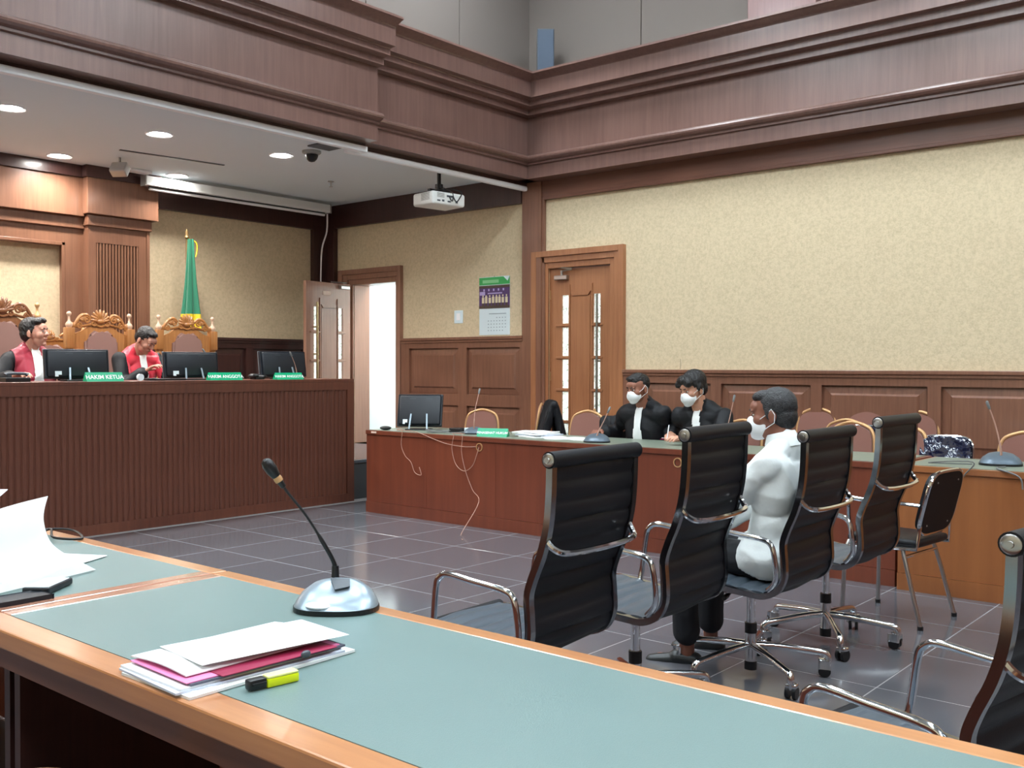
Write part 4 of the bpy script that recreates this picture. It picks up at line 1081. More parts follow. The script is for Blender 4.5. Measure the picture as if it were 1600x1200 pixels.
def person(label, loc, rotz, sk, hair, sc=1.0, lean=0.0, side_lean=0.0, yaw=0, pitch=0, roll=0, wr=None, wl=None, hr=None, hl=None, curl=(.6, .6),
           outfit='robe', mask=False, glasses=False, hair_style='short', yoke=None, feet=None, pole=(V((.5, -.3, -.6)), V((-.5, -.3, -.6))), neck=.0, sleeve=1.0):
    world_m = Matrix.Translation(loc) @ Matrix.Rotation(rotz, 4, 'Z') @ Matrix.Scale(sc, 4)
    inv = world_m.inverted()
    sp = V((sin(side_lean), sin(lean), cos(lean))).normalized()
    hip = V((0, 0, .10)); ch = hip+sp*.28; sh = hip+sp*.44; nb = hip+sp*.51
    hc = nb + (sp+V((0, .35+neck, 0))).normalized()*.155
    Mh = Matrix.Translation(hc) @ Matrix.Rotation(DEG(yaw), 4, 'Z') @ Matrix.Rotation(-DEG(pitch), 4, 'X') @ Matrix.Rotation(DEG(roll), 4, 'Y')
    Rm = R3(Mh)
    S = {1: sh+V((.185, 0, -.005)), -1: sh+V((-.185, 0, -.005))}
    W = {1: inv @ wr if wr is not None else V((.12, .35, .14)), -1: inv @ wl if wl is not None else V((-.12, .35, .14))}
    E_ = {s: ik(S[s], W[s], .29, .25, pole[0] if s == 1 else pole[1]) for s in (1, -1)}
    hd = {1: hr or ((W[1]-E_[1]).normalized(), V((0, 0, -1))), -1: hl or ((W[-1]-E_[-1]).normalized(), V((0, 0, -1)))}
    if feet is None: feet = (V((.12, .42, -.36)), V((-.12, .42, -.36)))
    K = {1: V((.13, .42, .10)), -1: V((-.13, .42, .10))}
    # ---- body, one skin
    bm = bmn()
    def he(c, r, rot=None): ell(bm, Mh @ V(c), r, (Rm @ rot) if rot else Rm, 3)
    he((0, -.012, .032), (.074, .094, .086)); he((0, .02, .0), (.066, .072, .075)); he((0, .03, -.055), (.054, .058, .055))
    he((0, .068, -.092), (.024, .022, .02)); he((.036, .052, -.018), (.03, .034, .034)); he((-.036, .052, -.018), (.03, .034, .034))
    he((0, .066, .045), (.052, .03, .036)); he((.028, .082, .03), (.024, .012, .008)); he((-.028, .082, .03), (.024, .012, .008))
    cap(bm, Mh @ V((0, .085, .02)), Mh @ V((0, .108, -.014)), .009, .0125, 10)
    he((.012, .094, -.02), (.009, .011, .008)); he((-.012, .094, -.02), (.009, .011, .008))
    he((0, .084, -.048), (.024, .014, .007)); he((0, .082, -.059), (.02, .013, .007))
    for s in (-1, 1):
        he((s*.078, -.012, -.004), (.009, .02, .032), Matrix.Rotation(s*DEG(-14), 4, 'Z'))
        he((s*.080, -.004, -.026), (.008, .011, .014))
    cap(bm, Mh @ V((0, -.02, -.05)), nb+V((0, -.01, -.03)), .054, .062, 16)
    ell(bm, ch, (.155, .10, .20)); ell(bm, hip+sp*.1, (.15, .115, .16)); ell(bm, hip, (.16, .13, .09))
    cap(bm, S[1], S[-1], .048, .048)
    for s in (1, -1):
        cap(bm, S[s], E_[s], .05, .04); cap(bm, E_[s], W[s], .041, .027)
        hand(bm, W[s], hd[s][0], hd[s][1], curl[0] if s == 1 else curl[1], s)
        ft = feet[0] if s == 1 else feet[1]
        cap(bm, V((s*.09, 0, .085)), K[s], .075, .055); cap(bm, K[s], ft+V((0, 0, .07)), .053, .036)
        cap(bm, ft+V((0, -.02, .03)), ft+V((0, .15, .02)), .033, .026)
    body_me = blob(bm, .005, 3, 'person'); body_me.materials.append(M[sk])
    root = obj('person', body_me, None, None); root.matrix_world = world_m
    tag(root, label, 'person')
    # ---- eyes, brows, lips
    for s in (-1, 1):
        bm = bmn(); ell(bm, Mh @ V((s*.029, .0775, .011)), (.0115, .0095, .0052), Rm, 2); e = obj('eye', bm, M['eye_white'], root, True)
        bm = bmn(); ell(bm, Mh @ V((s*.029, .0845, .010)), (.0058, .005, .0058), Rm, 2); obj('iris', bm, M['iris'], e, True)
        bm = bmn(); tube(bm, [Mh @ V((s*a, b, c)) for a, b, c in ((.012, .093, .031), (.028, .094, .036), (.046, .082, .032))], [.0035, .0042, .0025], 6); obj('eyebrow', bm, M['hair'], root, True)
    if not mask:
        bm = bmn(); tube(bm, [Mh @ V(a) for a in ((-.02, .091, -.053), (0, .0985, -.0535), (.02, .091, -.053))], [.002, .0048, .002], 6); obj('lips', bm, M['lip'], root, True)
    # ---- hair
    bm = bmn()
    def hh(c, r): ell(bm, Mh @ V(c), r, Rm, 4)
    if hair_style == 'short':
        hh((0, -.026, .046), (.081, .094, .086)); hh((0, -.045, .01), (.076, .075, .075)); hh((0, .03, .098), (.055, .045, .026))
    elif hair_style == 'crop':
        hh((0, -.034, .036), (.0775, .086, .083)); hh((0, -.006, .078), (.064, .082, .052)); hh((.01, .05, .10), (.045, .03, .018))
    elif hair_style == 'part':
        hh((0, -.03, .048), (.084, .094, .088)); hh((0, -.05, .0), (.077, .068, .075)); hh((-.02, .035, .102), (.06, .05, .03)); hh((.035, .03, .092), (.035, .05, .028))
        for s in (-1, 1): hh((s*.070, -.012, .022), (.012, .03, .03))
    elif hair_style == 'fringe':
        hh((0, -.03, .055), (.088, .098, .09)); hh((0, -.055, .0), (.08, .06, .075)); hh((0, .05, .094), (.068, .05, .036)); hh((.04, .078, .07), (.04, .028, .026)); hh((-.045, .06, .075), (.036, .035, .036)); hh((.06, .06, .06), (.022, .04, .03))
        for s in (-1, 1): hh((s*.078, -.01, .02), (.014, .03, .035))
    elif hair_style == 'back':
        hh((0, -.028, .04), (.0825, .093, .088)); hh((0, -.052, -.012), (.074, .062, .07)); hh((0, .03, .09), (.056, .05, .03))
        for s in (-1, 1): hh((s*.074, .0, .008), (.010, .022, .03))
    hm = blob(bm, .0045, 2, 'hair'); folds(hm, .004 if hair_style != 'back' else .0022, 50 if hair_style != 'crop' else 90, (1, 1, .6)); hm.materials.append(M[hair])
    obj('hair', hm, None, root)
    if mask:
        bm = bmn(); ell(bm, Mh @ V((0, .056, -.045)), (.060, .066, .056), Rm, 4); ell(bm, Mh @ V((0, .09, -.02)), (.026, .032, .03), Rm, 3); ell(bm, Mh @ V((0, .07, -.085)), (.036, .042, .026), Rm, 3)
        mm = blob(bm, .005, 3, 'mask'); mm = peel(mm, lambda c, n: (Mh.inverted() @ c).y > .028, 0.0, 0.002); mm.materials.append(M['mask'])
        mo = obj('face_mask', mm, None, root)
        for s in (-1, 1):
            bm = bmn()
            tube(bm, [Mh @ V(a) for a in ((s*.057, .06, -.018), (s*.078, .02, .002), (s*.083, -.012, .028), (s*.088, -.026, .0), (s*.084, -.018, -.036), (s*.072, .012, -.05), (s*.052, .052, -.072))], .0019, 5)
            obj('ear_loop', bm, M['mask'], mo, True)
    if glasses:
        bm = bmn()
        for s in (-1, 1):
            c = V((s*.031, .102, .008))
            tube(bm, [Mh @ (c+V((.024*cos(a), -abs(.01*cos(a))*0, .017*sin(a)))) for a in [2*pi*k/16 for k in range(17)]], .0014, 5)
            tube(bm, [Mh @ V((s*.055, .10, .015)), Mh @ V((s*.082, .0, .016)), Mh @ V((s*.082, -.02, .004))], .0013, 5)
        tube(bm, [Mh @ V((-.008, .103, .012)), Mh @ V((.008, .103, .012))], .0014, 5)
        obj('glasses', bm, M['chrome_dull'], root, True)
    # ---- clothes
    if outfit == 'robe':
        bm = bmn()
        ell(bm, ch+V((0, 0, .02)), (.195, .135, .23)); ell(bm, hip+sp*.06, (.20, .16, .2)); ell(bm, hip+V((0, .1, -.02)), (.2, .2, .12))
        cap(bm, S[1]+V((-.01, 0, -.01)), S[-1]+V((.01, 0, -.01)), .078, .078, 16)
        for s in (1, -1): cap(bm, sh+V((s*.12, 0, .02)), nb+V((s*.02, -.015, .02)), .062, .060)
        for s in (1, -1):
            cap(bm, S[s], E_[s], .070*sleeve, .072*sleeve, 16); cap(bm, E_[s], E_[s].lerp(W[s], .80), .072*sleeve, .066*sleeve, 16)
        # hollow around the neck and face
        rm = blob(bm, .0085, 3, 'robe'); folds(rm, .010, 9, (1, 1, .45), rotz)
        rm.materials.append(M['robe'])
        inv_h = Mh.inverted()
        obj('robe', rm, None, root)
        def front(c): return c.y > -.01 + (c.z-.1)*sp.y/sp.z*.9
        def depth(c): return c.y-(c.z-.1)*sp.y/sp.z
        if yoke:
            ym = peel(rm, lambda c, n: (abs(c.x-side_x(c, sp)) < .165-.10*max(0, .42-c.z)) and c.z > .06 and depth(c) < .175 and (depth(c) > -.02 or (c.z > .42)) and n.y > -.75, .007, .004)
            ym.materials.append(M[yoke]); obj('yoke', ym, None, root)
        off = .02 if yoke else .012
        bmm = peel(rm, lambda c, n: abs(c.x-side_x(c, sp)-0.0) < .026+.05*max(0, .56-c.z) and .12 < c.z and .04 < depth(c) < .18 and n.y > .05, off, .005)
        bmm.materials.append(M['white_cloth']); obj('bib', bmm, None, root)
        bm = bmn(); tube(bm, [nb+V((.072*sin(a), -.02+.07*cos(a)*(-1), .03-.025*(-cos(a)*-1))) for a in [0.2+(2*pi-.4)*k/20 for k in range(21)]], .011, 8)
        obj('collar', bm, M['white_cloth'] if yoke else M['robe'], root, True)
    if outfit == 'shirt':
        bm = bmn()
        ell(bm, ch+V((0, 0, .0)), (.18, .13, .22)); ell(bm, hip+sp*.06, (.185, .15, .16)); ell(bm, hip+V((0, .02, .0)), (.222, .19, .15)); ell(bm, hip+sp*.15, (.185, .142, .15)); cap(bm, sh, nb+V((0, -.02, .015)), .08, .07)
        cap(bm, S[1]+V((-.01, 0, -.01)), S[-1]+V((.01, 0, -.01)), .074, .074, 16)
        for s in (1, -1): cap(bm, sh+V((s*.12, 0, .02)), nb+V((s*.02, -.012, .01)), .06, .056)
        for s in (1, -1):
            ell(bm, sh+V((s*.115, -.015, -.10)), (.095, .10, .16)); cap(bm, S[s], E_[s], .064, .06, 16); cap(bm, E_[s], E_[s].lerp(W[s], .92), .06, .046, 16)
        rm = blob(bm, .0085, 3, 'shirt'); folds(rm, .009, 9, (1, .7, 1.0), 3.0); rm = peel(rm, lambda c, n: c.z > .015+.42*max(0, c.y-.02), 0.0, .004)
        rm.materials.append(M['shirt']); obj('shirt', rm, None, root)
        bm = bmn(); lathe(bm, [(.062, -.03), (.060, .03), (.058, .05), (.065, .052), (.082, .012), (.086, -.02)], 28, Matrix.Translation(nb+V((0, -.005, .015))) @ Matrix.Rotation(-DEG(14), 4, 'X'))
        obj('shirt_collar', bm, M['shirt'], root, True)
        bm = bmn()
        ell(bm, hip+V((0, 0, -.02)), (.185, .15, .1))
        for s in (1, -1):
            ft = feet[0] if s == 1 else feet[1]
            cap(bm, V((s*.09, 0, .085)), K[s], .092, .072); cap(bm, K[s], K[s].lerp(ft, .70), .072, .062)
        tm = blob(bm, .0085, 3, 'trousers'); folds(tm, .008, 10, (1, 1, .6), 1.0)
        tm.materials.append(M['trousers']); obj('trousers', tm, None, root)
        for s in (1, -1):
            ft = feet[0] if s == 1 else feet[1]
            a = DEG(22)*1
            dv = V((-sin(a), cos(a), 0))
            bm = bmn(); cap(bm, ft-dv*.035+V((0, 0, .035)), ft+dv*.05+V((0, 0, .04)), .042, .044); cap(bm, ft+dv*.05+V((0, 0, .03)), ft+dv*.17+V((0, 0, .018)), .042, .034); ell(bm, ft+dv*.06+V((0, 0, .0)), (.045, .14, .014), Matrix.Rotation(a, 4, 'Z'))
            sm = blob(bm, .005, 3, 'shoe'); sm.materials.append(M['shoe']); obj('shoe', sm, None, root)
    return root, world_m, W, E_, Mh, hd

def side_x(c, sp): return (c.z-.1)*sp.x/sp.z

# the man in the white shirt on the third office chair
D = person('seated man in a white shirt and white face mask, seen from behind', (4.15, 1.93, .44), DEG(2), 'skin_e', 'hair_grey', sc=.96, lean=DEG(-1), yaw=14, pitch=8,
           wr=V((4.22, 2.32, .60)), wl=V((3.98, 2.30, .60)), outfit='shirt', mask=True, hair_style='back', feet=(V((.22, .46, -.485)), V((-.07, .44, -.485))), pole=(V((.2, -.7, -.6)), V((-.12, -.7, -.6))))
# judges behind the bench
J1 = person('judge with glasses in a black robe with maroon yoke and white bib', (3.92, 8.80, .87), DEG(180), 'skin_a', 'hair', sc=1.05, lean=DEG(3), yaw=38, pitch=-3,
            wr=V((3.62, 8.42, 1.29)), wl=V((4.1, 8.42, 1.29)), glasses=True, hair_style='part', yoke='maroon')
J2 = person('judge looking down in a black robe with bright red yoke', (4.91, 8.86, .915), DEG(180), 'skin_b', 'hair', lean=DEG(13), yaw=20, pitch=38, neck=.5,
            wr=V((4.83, 8.50, 1.33)), wl=V((5.02, 8.38, 1.30)), hair_style='short', yoke='red')
# the two lawyers
rwL1 = at(938, 676, z=.82); lwL1 = at(1000, 677, z=.815)
L1 = person('lawyer in a black gown and white mask wearing a round wristwatch', (7.16, 4.50, .47), DEG(90), 'skin_c', 'hair', lean=DEG(13), yaw=-14, pitch=16,
            wr=V((rwL1.x+.02, rwL1.y, .825)), wl=V((lwL1.x, lwL1.y, .82)), mask=True, hair_style='crop', curl=(1.0, .35))
rwL2 = at(1043, 679, z=.83); lwL2 = at(1068, 690, z=.81)
L2_ = person('young lawyer with black fringe, white mask and gown writing notes', (7.16, 3.90, .43), DEG(90), 'skin_d', 'hair', sc=1.06, lean=DEG(12), yaw=-22, pitch=20, side_lean=DEG(7),
            wr=V((rwL2.x+.05, rwL2.y, .83)), wl=V((lwL2.x+.05, lwL2.y-.02, .815)), mask=True, hair_style='fringe', curl=(1.2, .5))
def world_child(o, root):
    o.parent = root; o.matrix_parent_inverse = root.matrix_world.inverted()
# wristwatch of the first lawyer
root, wm, W, E_, Mh, hd = L1
d = (E_[-1]-W[-1]).normalized()
q = V((0, 0, 1)).rotation_difference(d).to_matrix().to_4x4()
c = W[-1]+d*.035
bm = bmn(); lathe(bm, [(.031, -.009), (.034, -.009), (.034, .009), (.031, .009)], 20, Matrix.Translation(c) @ q); wt = obj('watch_strap', bm, M['chrome_dull'], root, True)
bm = bmn(); up = V((.0, -.3, .9)).normalized(); up = (up-d*up.dot(d)).normalized(); cyl(bm, c+up*.030, c+up*.040, .022, 20); obj('watch_face', bm, M['white_paint'], wt, True)
root, wm, W, E_, Mh, hd = L2_
d = (E_[1]-W[1]).normalized(); q = V((0, 0, 1)).rotation_difference(d).to_matrix().to_4x4()
bm = bmn(); lathe(bm, [(.030, -.006), (.034, -.006), (.034, .006), (.030, .006)], 20, Matrix.Translation(W[1]+d*.02) @ q); obj('bracelet', bm, M['chrome_dull'], root, True)
pw = wm @ (W[1]+hd[1][0]*.09)
bm = bmn(); tube(bm, [pw+V((-.02, .01, -.03)), pw+V((.03, .02, .09))], .004, 8); tag(obj('pen', bm, M['white_paint'], None, True), 'white pen held in the writing hand of the young lawyer', 'pen')
root, wm, W, E_, Mh, hd = J2
d = (E_[1]-W[1]).normalized()
# ------------------------------------------------------------------ THINGS ON THE DESKS
def monitor(name, label, loc, rotz, w=.52, h=.31, tilt=10, sticker=False, zoff=.05):
    """back of the monitor faces local -y"""
    t = thing(name, label, 'monitor', loc, rotz, 'desk monitors')
    m = Matrix.Translation((0, 0, zoff)) @ Matrix.Rotation(-DEG(tilt), 4, 'X')
    bm = bmn(); box(bm, -w/2, w/2, -.022, .012, 0, h, .006, 2, m); obj('shell', bm, M['plastic_mat'], t)
    bm = bmn(); box(bm, -w/2+.002, w/2-.002, .012, .02, 0, h+.004, .002, 1, m); obj('bezel', bm, M['silver_plastic'], t)
    bm = bmn(); box(bm, -w*.47, w*.47, -.04, -.02, .012, h*.965, .016, 3, m); obj('rear_bulge', bm, M['plastic_mat'], t, True, 40)
    bm = bmn()
    for x in (-.1, .06): box(bm, x, x+.06, -.0412, -.0395, h*.84, h*.85, 0, 1, m)
    obj('vent_slot', bm, M['mid_grey'], t)
    for s in (-1, 1):
        bm = bmn(); strap(bm, [m @ V((s*.075, -.055, h*.36)), (s*.085, -.075, .012)], .014, .008, (1, 0, 0)); obj('stand_leg', bm, M['silver_plastic'], t)
    bm = bmn(); box(bm, -.12, .12, -.1, .06, 0, .012, .004); obj('stand_base', bm, M['plastic'], t)
    if sticker:
        bm = bmn(); box(bm, -w*.36, -w*.26, -.0425, -.0400, .03, .06, 0, 1, m); box(bm, -w*.36, -w*.31, -.0425, -.0400, .015, .03, 0, 1, m); obj('sticker', bm, M['sheet'], t)
    return t
BZ = 1.252
monitor('monitor', 'black monitor left of the middle, before the judge with glasses', (4.0, 8.12, BZ), DEG(-5), .53, .245, 6, True, .02)
monitor('monitor', 'black monitor beside the judge who looks down', (5.07, 8.12, BZ), DEG(-5), .53, .235, 6, True, .02)
monitor('monitor', 'black monitor at the right end of the judges bench', (6.1, 8.12, BZ), DEG(-3), .53, .255, 8, False, .02)
monitor('monitor', 'dark blue-grey monitor on the left end of the long desk', (6.62, 6.72, .781), DEG(-56), .43, .31, 16, True, .03)

def plate(label, loc, rotz, w, s, txt, h=.075, dpt=.075):
    t = thing('name_plate', label, 'name plate', loc, rotz, 'green name plates')
    bm = bmn(); prism(bm, [(-dpt/2, 0), (-.004, h), (.004, h), (dpt/2, 0)], -w/2, w/2, 'x'); obj('prism', bm, M['green'], t)
    a = math.atan2(h, dpt/2-.004)
    mw = Matrix.Translation((0, -dpt/4-.003, h/2-.003)) @ Matrix.Rotation(a, 4, 'X')
    text(txt, s, mw, M['white_paint'], t, 'lettering', .0003, .0012)
    return t
plate('green name plate reading HAKIM KETUA', (4.08, 7.83, BZ), 0, .315, .050, 'HAKIM KETUA')
plate('green name plate reading HAKIM ANGGOTA beside the middle monitor', (5.23, 7.83, BZ), 0, .34, .044, 'HAKIM ANGGOTA', .07)
plate('green name plate reading HAKIM ANGGOTA at the right end monitor', (5.94, 7.83, BZ), 0, .31, .040, 'HAKIM ANGGOTA', .065)
plate('green name plate on the long desk reading PENASEHAT HUKUM', (6.40, 5.60, .781), DEG(-66), .27, .030, 'PENASEHAT HUKUM', .07, .09)

def mic(label, loc, rotz, neck, big=False, base_mat='grey_plastic', cat='microphone', s=1.0):
    """conference unit: wedge base with a gooseneck; neck is a list of local points"""
    t = thing('gooseneck_microphone', label, cat, loc, rotz, 'gooseneck microphones')
    bm = bmn()
    N = 40
    rings = []
    for (f, z) in ((1.0, 0), (1.0, .012), (.97, .022), (.86, .038), (.66, .052), (.4, .060), (.12, .063)):
        ring = []
        for k in range(N):
            a = 2*pi*k/N
            x = .105*abs(cos(a))**.8*(1 if cos(a) > 0 else -1)*f*s
            y = (.075*abs(sin(a))**.9*(1 if sin(a) > 0 else -1))*f*s
            hz = z*s*(1+.45*(y/(.075*s))) if z > .012 else z*s
            ring.append(bm.verts.new((x, y+(.02*s*(1-f)), hz)))
        rings.append(ring)
    for i in range(len(rings)-1):
        for k in range(N): bm.faces.new((rings[i][k], rings[i][(k+1) % N], rings[i+1][(k+1) % N], rings[i+1][k]))
    bm.faces.new(list(reversed(rings[0]))); bm.faces.new(rings[-1])
    obj('base', bm, M[base_mat], t, True, 60)
    bm = bmn(); 
    pts = [(.107*s*abs(cos(a))**.8*(1 if cos(a) > 0 else -1), .077*s*abs(sin(a))**.9*(1 if sin(a) > 0 else -1)) for a in [2*pi*k/N for k in range(N)]]
    prism(bm, pts, 0, .012*s, 'z'); obj('base_rim', bm, M['plastic'], t)
    pts = smooth_path(neck, 6)
    bm = bmn(); n = len(pts); tube(bm, pts, [.0075*s if i < 3 else (.0058*s if i < n*.42 else .0036*s) for i in range(n)], 10); g = obj('gooseneck', bm, M['plastic'] if big else M['cable'], t, True)
    e = pts[-1]; d = (pts[-1]-pts[-2]).normalized()
    q = V((0, 0, 1)).rotation_difference(d).to_matrix().to_4x4()
    bm = bmn(); lathe(bm, [(.004*s, -.02*s), (.007*s, -.018*s), (.0085*s, 0), (.0085*s, .012*s), (.012*s, .018*s), (.0155*s, .035*s), (.0155*s, .052*s), (.012*s, .064*s), (.005*s, .069*s)] if big else [(.004, -.02), (.007, -.015), (.009, 0), (.009, .03), (.004, .036)], 16, Matrix.Translation(e) @ q)
    obj('microphone_head', bm, M['plastic'] if big else M['cable_grey'], t, True)
    if big:
        bm = bmn(); lathe(bm, [(.0105*s, .0), (.0112*s, .008*s), (.0095*s, .016*s)], 16, Matrix.Translation(e) @ q); obj('head_ring', bm, M['gold_frame'], t, True)
        bm = bmn(); c0 = V(neck[0]); cyl(bm, c0+V((0, 0, -.02)), c0+V((0, 0, .035)), .0115*s, 14, .009*s); obj('neck_socket', bm, M['plastic'], t, True)
        bm = bmn(); ell(bm, (-.032*s, -.052*s, .0225*s), (.036*s, .020*s, .007*s), Matrix.Rotation(DEG(14), 4, 'X'), 3); obj('talk_button', bm, M['white_paint'], t, True)
        bm = bmn(); prism(bm, [(.0, -.03), (.035, -.015), (.03, .02), (-.02, .025)], 0, .003, 'z'); bmesh.ops.transform(bm, matrix=Matrix.Translation((.0, 0.005, .0625*s)) @ Matrix.Rotation(DEG(20), 4, 'X'), verts=bm.verts)
        obj('speaker_grille', bm, M['mid_grey'], t)
    return t
# the big one on the near table (neck points given in its own coordinates)
base = V((1.615, 1.935, .77)); rot = DEG(-50)
inv = (Matrix.Translation(base) @ Matrix.Rotation(rot, 4, 'Z')).inverted()
def on_ray(px, py, y): return at(px, py, y=y)
nk = [inv @ on_ray(524, 905, 1.99), inv @ on_ray(522, 880, 1.99), inv @ on_ray(505, 848, 2.0), inv @ on_ray(478, 805, 2.03), inv @ on_ray(450, 770, 2.06), inv @ on_ray(437, 752, 2.07)]
nearmic = mic('grey conference microphone with long black gooseneck on the near table', base, rot, nk, True, 'silver_plastic', s=1.0)
# others
mic('small microphone at the right end of the judges bench', (6.16, 7.98, BZ), 0, [(0, 0, .05), (-.01, 0, .10), (-.03, 0, .16), (-.07, 0, .24)], s=.75)
mic('slim microphone beside the empty carved chair on the bench', (5.36, 8.2, BZ), 0, [(0, 0, .05), (-.01, 0, .10), (-.06, 0, .2), (-.1, 0, .26)], s=.6)
mic('microphone on the long desk beside the green name plate', (6.52, 5.93, .781), DEG(-60), [(0, 0, .05), (.0, .0, .11), (.0, .05, .22), (.02, .12, .37)], s=.9)
mic('microphone the lawyer with the watch reaches for', (6.45, 4.55, .781), DEG(-60), [(0, 0, .05), (.02, 0, .10), (.06, .0, .18), (.09, .01, .25)], s=1.0)
mic('microphone behind the second office chair near the young lawyer', (6.6, 3.5, .781), DEG(-60), [(0, 0, .05), (.0, .0, .10), (.03, .03, .22), (.06, .05, .36)], s=.9)
mic('microphone on the lighter desk at the right edge', (6.58, 1.62, .781), DEG(-75), [(0, 0, .05), (-.0, .0, .10), (-.03, .02, .24), (-.07, .02, .36)], s=1.15)

# cables
def cable(label, pts, r=.003, mat='cable'):
    bm = bmn(); tube(bm, smooth_path(pts, 6), r, 6); return tag(obj('cable', bm, M[mat], None, True), label, 'cable')
X = 6.293
def on(px, py, x=X): return at(px, py, x=x)
cable('thin cable hanging down the desk front to the floor', [V((6.4, 5.93, .79)), V((6.31, 5.98, .795)), on(722, 680), on(721, 705), on(727, 735), on(738, 765), on(748, 785, 6.2), V((5.95, 5.55, .01)), V((5.75, 5.35, .006))])
cable('cable looping from the desk top into the cable grommet', [V((6.36, 6.05, .79)), on(709, 680), on(706, 700), on(712, 725), on(725, 736), on(738, 728), on(745, 710), on(748, 699, 6.31)])
cable('cable running along the desk front to the grommet', [V((6.36, 6.75, .79)), on(650, 675), on(680, 687), on(700, 694), on(725, 698), on(746, 698, 6.31)])
cable('short cable end dangling below the monitor', [V((6.4, 6.8, .79)), on(628, 672), on(627, 695), on(633, 712), on(642, 722), on(648, 738), on(658, 742), on(655, 730)])
cable('loose cables tangled behind the monitor on the long desk', [V((6.5, 6.5, .787)), V((6.42, 6.4, .80)), V((6.38, 6.3, .787)), V((6.5, 6.2, .80)), V((6.6, 6.35, .787)), V((6.45, 6.45, .805)), V((6.35, 6.3, .80)), V((6.45, 6.12, .787)), V((6.5, 6.0, .80))], .005, 'cable_grey')
cable('dark cable drooping from the right microphone down the desk', [V((6.45, 1.75, .79)), V((6.27, 1.95, .80)), on(1520, 722, 6.235), on(1505, 745, 6.235), on(1495, 775, 6.235), on(1478, 800, 6.235), on(1465, 830, 6.235)], .004, 'cable_grey')
cable('pale cable falling over the edge at the far right', [V((6.4, 1.55, .79)), V((6.26, 1.56, .79)), on(1592, 745, 6.235), on(1598, 765, 6.235)], .005, 'cable_grey')
cable('black cable of the near microphone slipping over the table edge', [V((1.66, 2.0, .778)), V((1.69, 2.05, .80)), V((1.70, 2.10, .79)), V((1.74, 2.12, .75)), V((1.76, 2.14, .5)), V((1.8, 2.2, .02))], .005, 'plastic')
cable('tangle of black cables lying at the far left table corner', [V((1.50, 3.45, .775)), V((1.60, 3.62, .785)), V((1.70, 3.52, .79)), V((1.68, 3.38, .776)), V((1.60, 3.42, .785)), V((1.66, 3.58, .79)), V((1.55, 3.5, .776))], .0045, 'plastic')

# sheets and stacks of paper
def sheet(bm, c, w, l, rz, z, th=.0006, curl=None, jag=0):
    m = Matrix.Translation((c[0], c[1], z)) @ Matrix.Rotation(rz, 4, 'Z')
    nx, ny = 6, 10
    top = [[None]*(ny+1) for _ in range(nx+1)]; bot = [[None]*(ny+1) for _ in range(nx+1)]
    for i in range(nx+1):
        for j in range(ny+1):
            u, v = i/nx, j/ny
            p = V(((u-.5)*w, (v-.5)*l, 0))
            if curl: p += curl(u, v)
            top[i][j] = bm.verts.new(m @ (p+V((0, 0, th)))); bot[i][j] = bm.verts.new(m @ p)
    for i in range(nx):
        for j in range(ny):
            bm.faces.new((top[i][j], top[i+1][j], top[i+1][j+1], top[i][j+1])); bm.faces.new((bot[i][j+1], bot[i+1][j+1], bot[i+1][j], bot[i][j]))
    for i in range(nx):
        bm.faces.new((bot[i][0], bot[i+1][0], top[i+1][0], top[i][0])); bm.faces.new((top[i][ny], top[i+1][ny], bot[i+1][ny], bot[i][ny]))
    for j in range(ny):
        bm.faces.new((top[0][j], top[0][j+1], bot[0][j+1], bot[0][j])); bm.faces.new((bot[nx][j], bot[nx][j+1], top[nx][j+1], top[nx][j]))
# file stack on the near table: long side towards the microphone
FC = V((1.195, 1.735)); FR = DEG(-92)
def fs(name, lab, mat, dx, dy, w, l, z, th, dr=0, curl=None, cat='paper'):
    bm = bmn(); sheet(bm, (FC.x+dx, FC.y+dy), w, l, FR+DEG(dr), z, th, curl)
    o = obj(name, bm, M[mat], None, True, 30); tag(o, lab, cat, 'file stack on the near table'); return o
lift = lambda a, b=0: (lambda u, v: V((0, 0, a*max(0, v-.55)**2*4 + b*u*(1-v))))
fs('document', 'white document at the bottom of the file stack, tabs sticking out', 'paper', .0, -.008, .235, .40, 0.7705, 0.0054, 3)
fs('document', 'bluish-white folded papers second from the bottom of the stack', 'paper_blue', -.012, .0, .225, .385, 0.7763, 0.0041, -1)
fs('document', 'white papers in the middle of the stack below the grey binder', 'paper', -.008, .01, .225, .375, 0.7807, 0.0041, 1)
fs('binder', 'slate grey plastic binder under the pink folder', 'slate', .006, .0, .215, .36, 0.7851, 0.0041, 0, None, 'binder')
fs('folder', 'pink card folder near the top of the stack', 'pink', -.002, .006, .215, .355, 0.7895, 0.0020, 0, None, 'folder')
fs('folder_flap', 'dark crimson cover under the top papers', 'crimson', .02, -.03, .18, .27, 0.7919, 0.0014, 0, None, 'folder')
fs('document', 'large white sheets on top of the file stack', 'paper', .006, .03, .20, .35, 0.7946, 0.0027, 2, lambda u, v: V((0, 0, .012*sin(pi*u)*.5)))
fs('document', 'loose top sheet whose corner points towards the microphone', 'paper', .045, .01, .20, .33, 0.8008, 0.0007, -6, lambda u, v: V((0, 0, .006*u)))
bm = bmn(); p = at(478, 1022, z=.796); ell(bm, p, (.012, .007, .008), None, 2); tag(obj('binder_clip', bm, M['mid_grey'], None, True), 'small dark clip on the crimson cover of the stack', 'clip')
for i, px_ in enumerate(((318, 1072), (345, 1067), (300, 1080))):
    p = at(px_[0], px_[1], z=.776)
    bm = bmn(); box(bm, -.02, .02, -.006, .006, 0, .001, 0, 1, Matrix.Translation(p) @ Matrix.Rotation(FR+DEG(10), 4, 'Z')); tag(obj('index_tab', bm, M['paper'], None), ('white index tab left of the highlighter', 'white index tab closest to the highlighter cap', 'white index tab nearest the stack corner')[i], 'paper tab', 'index tabs')
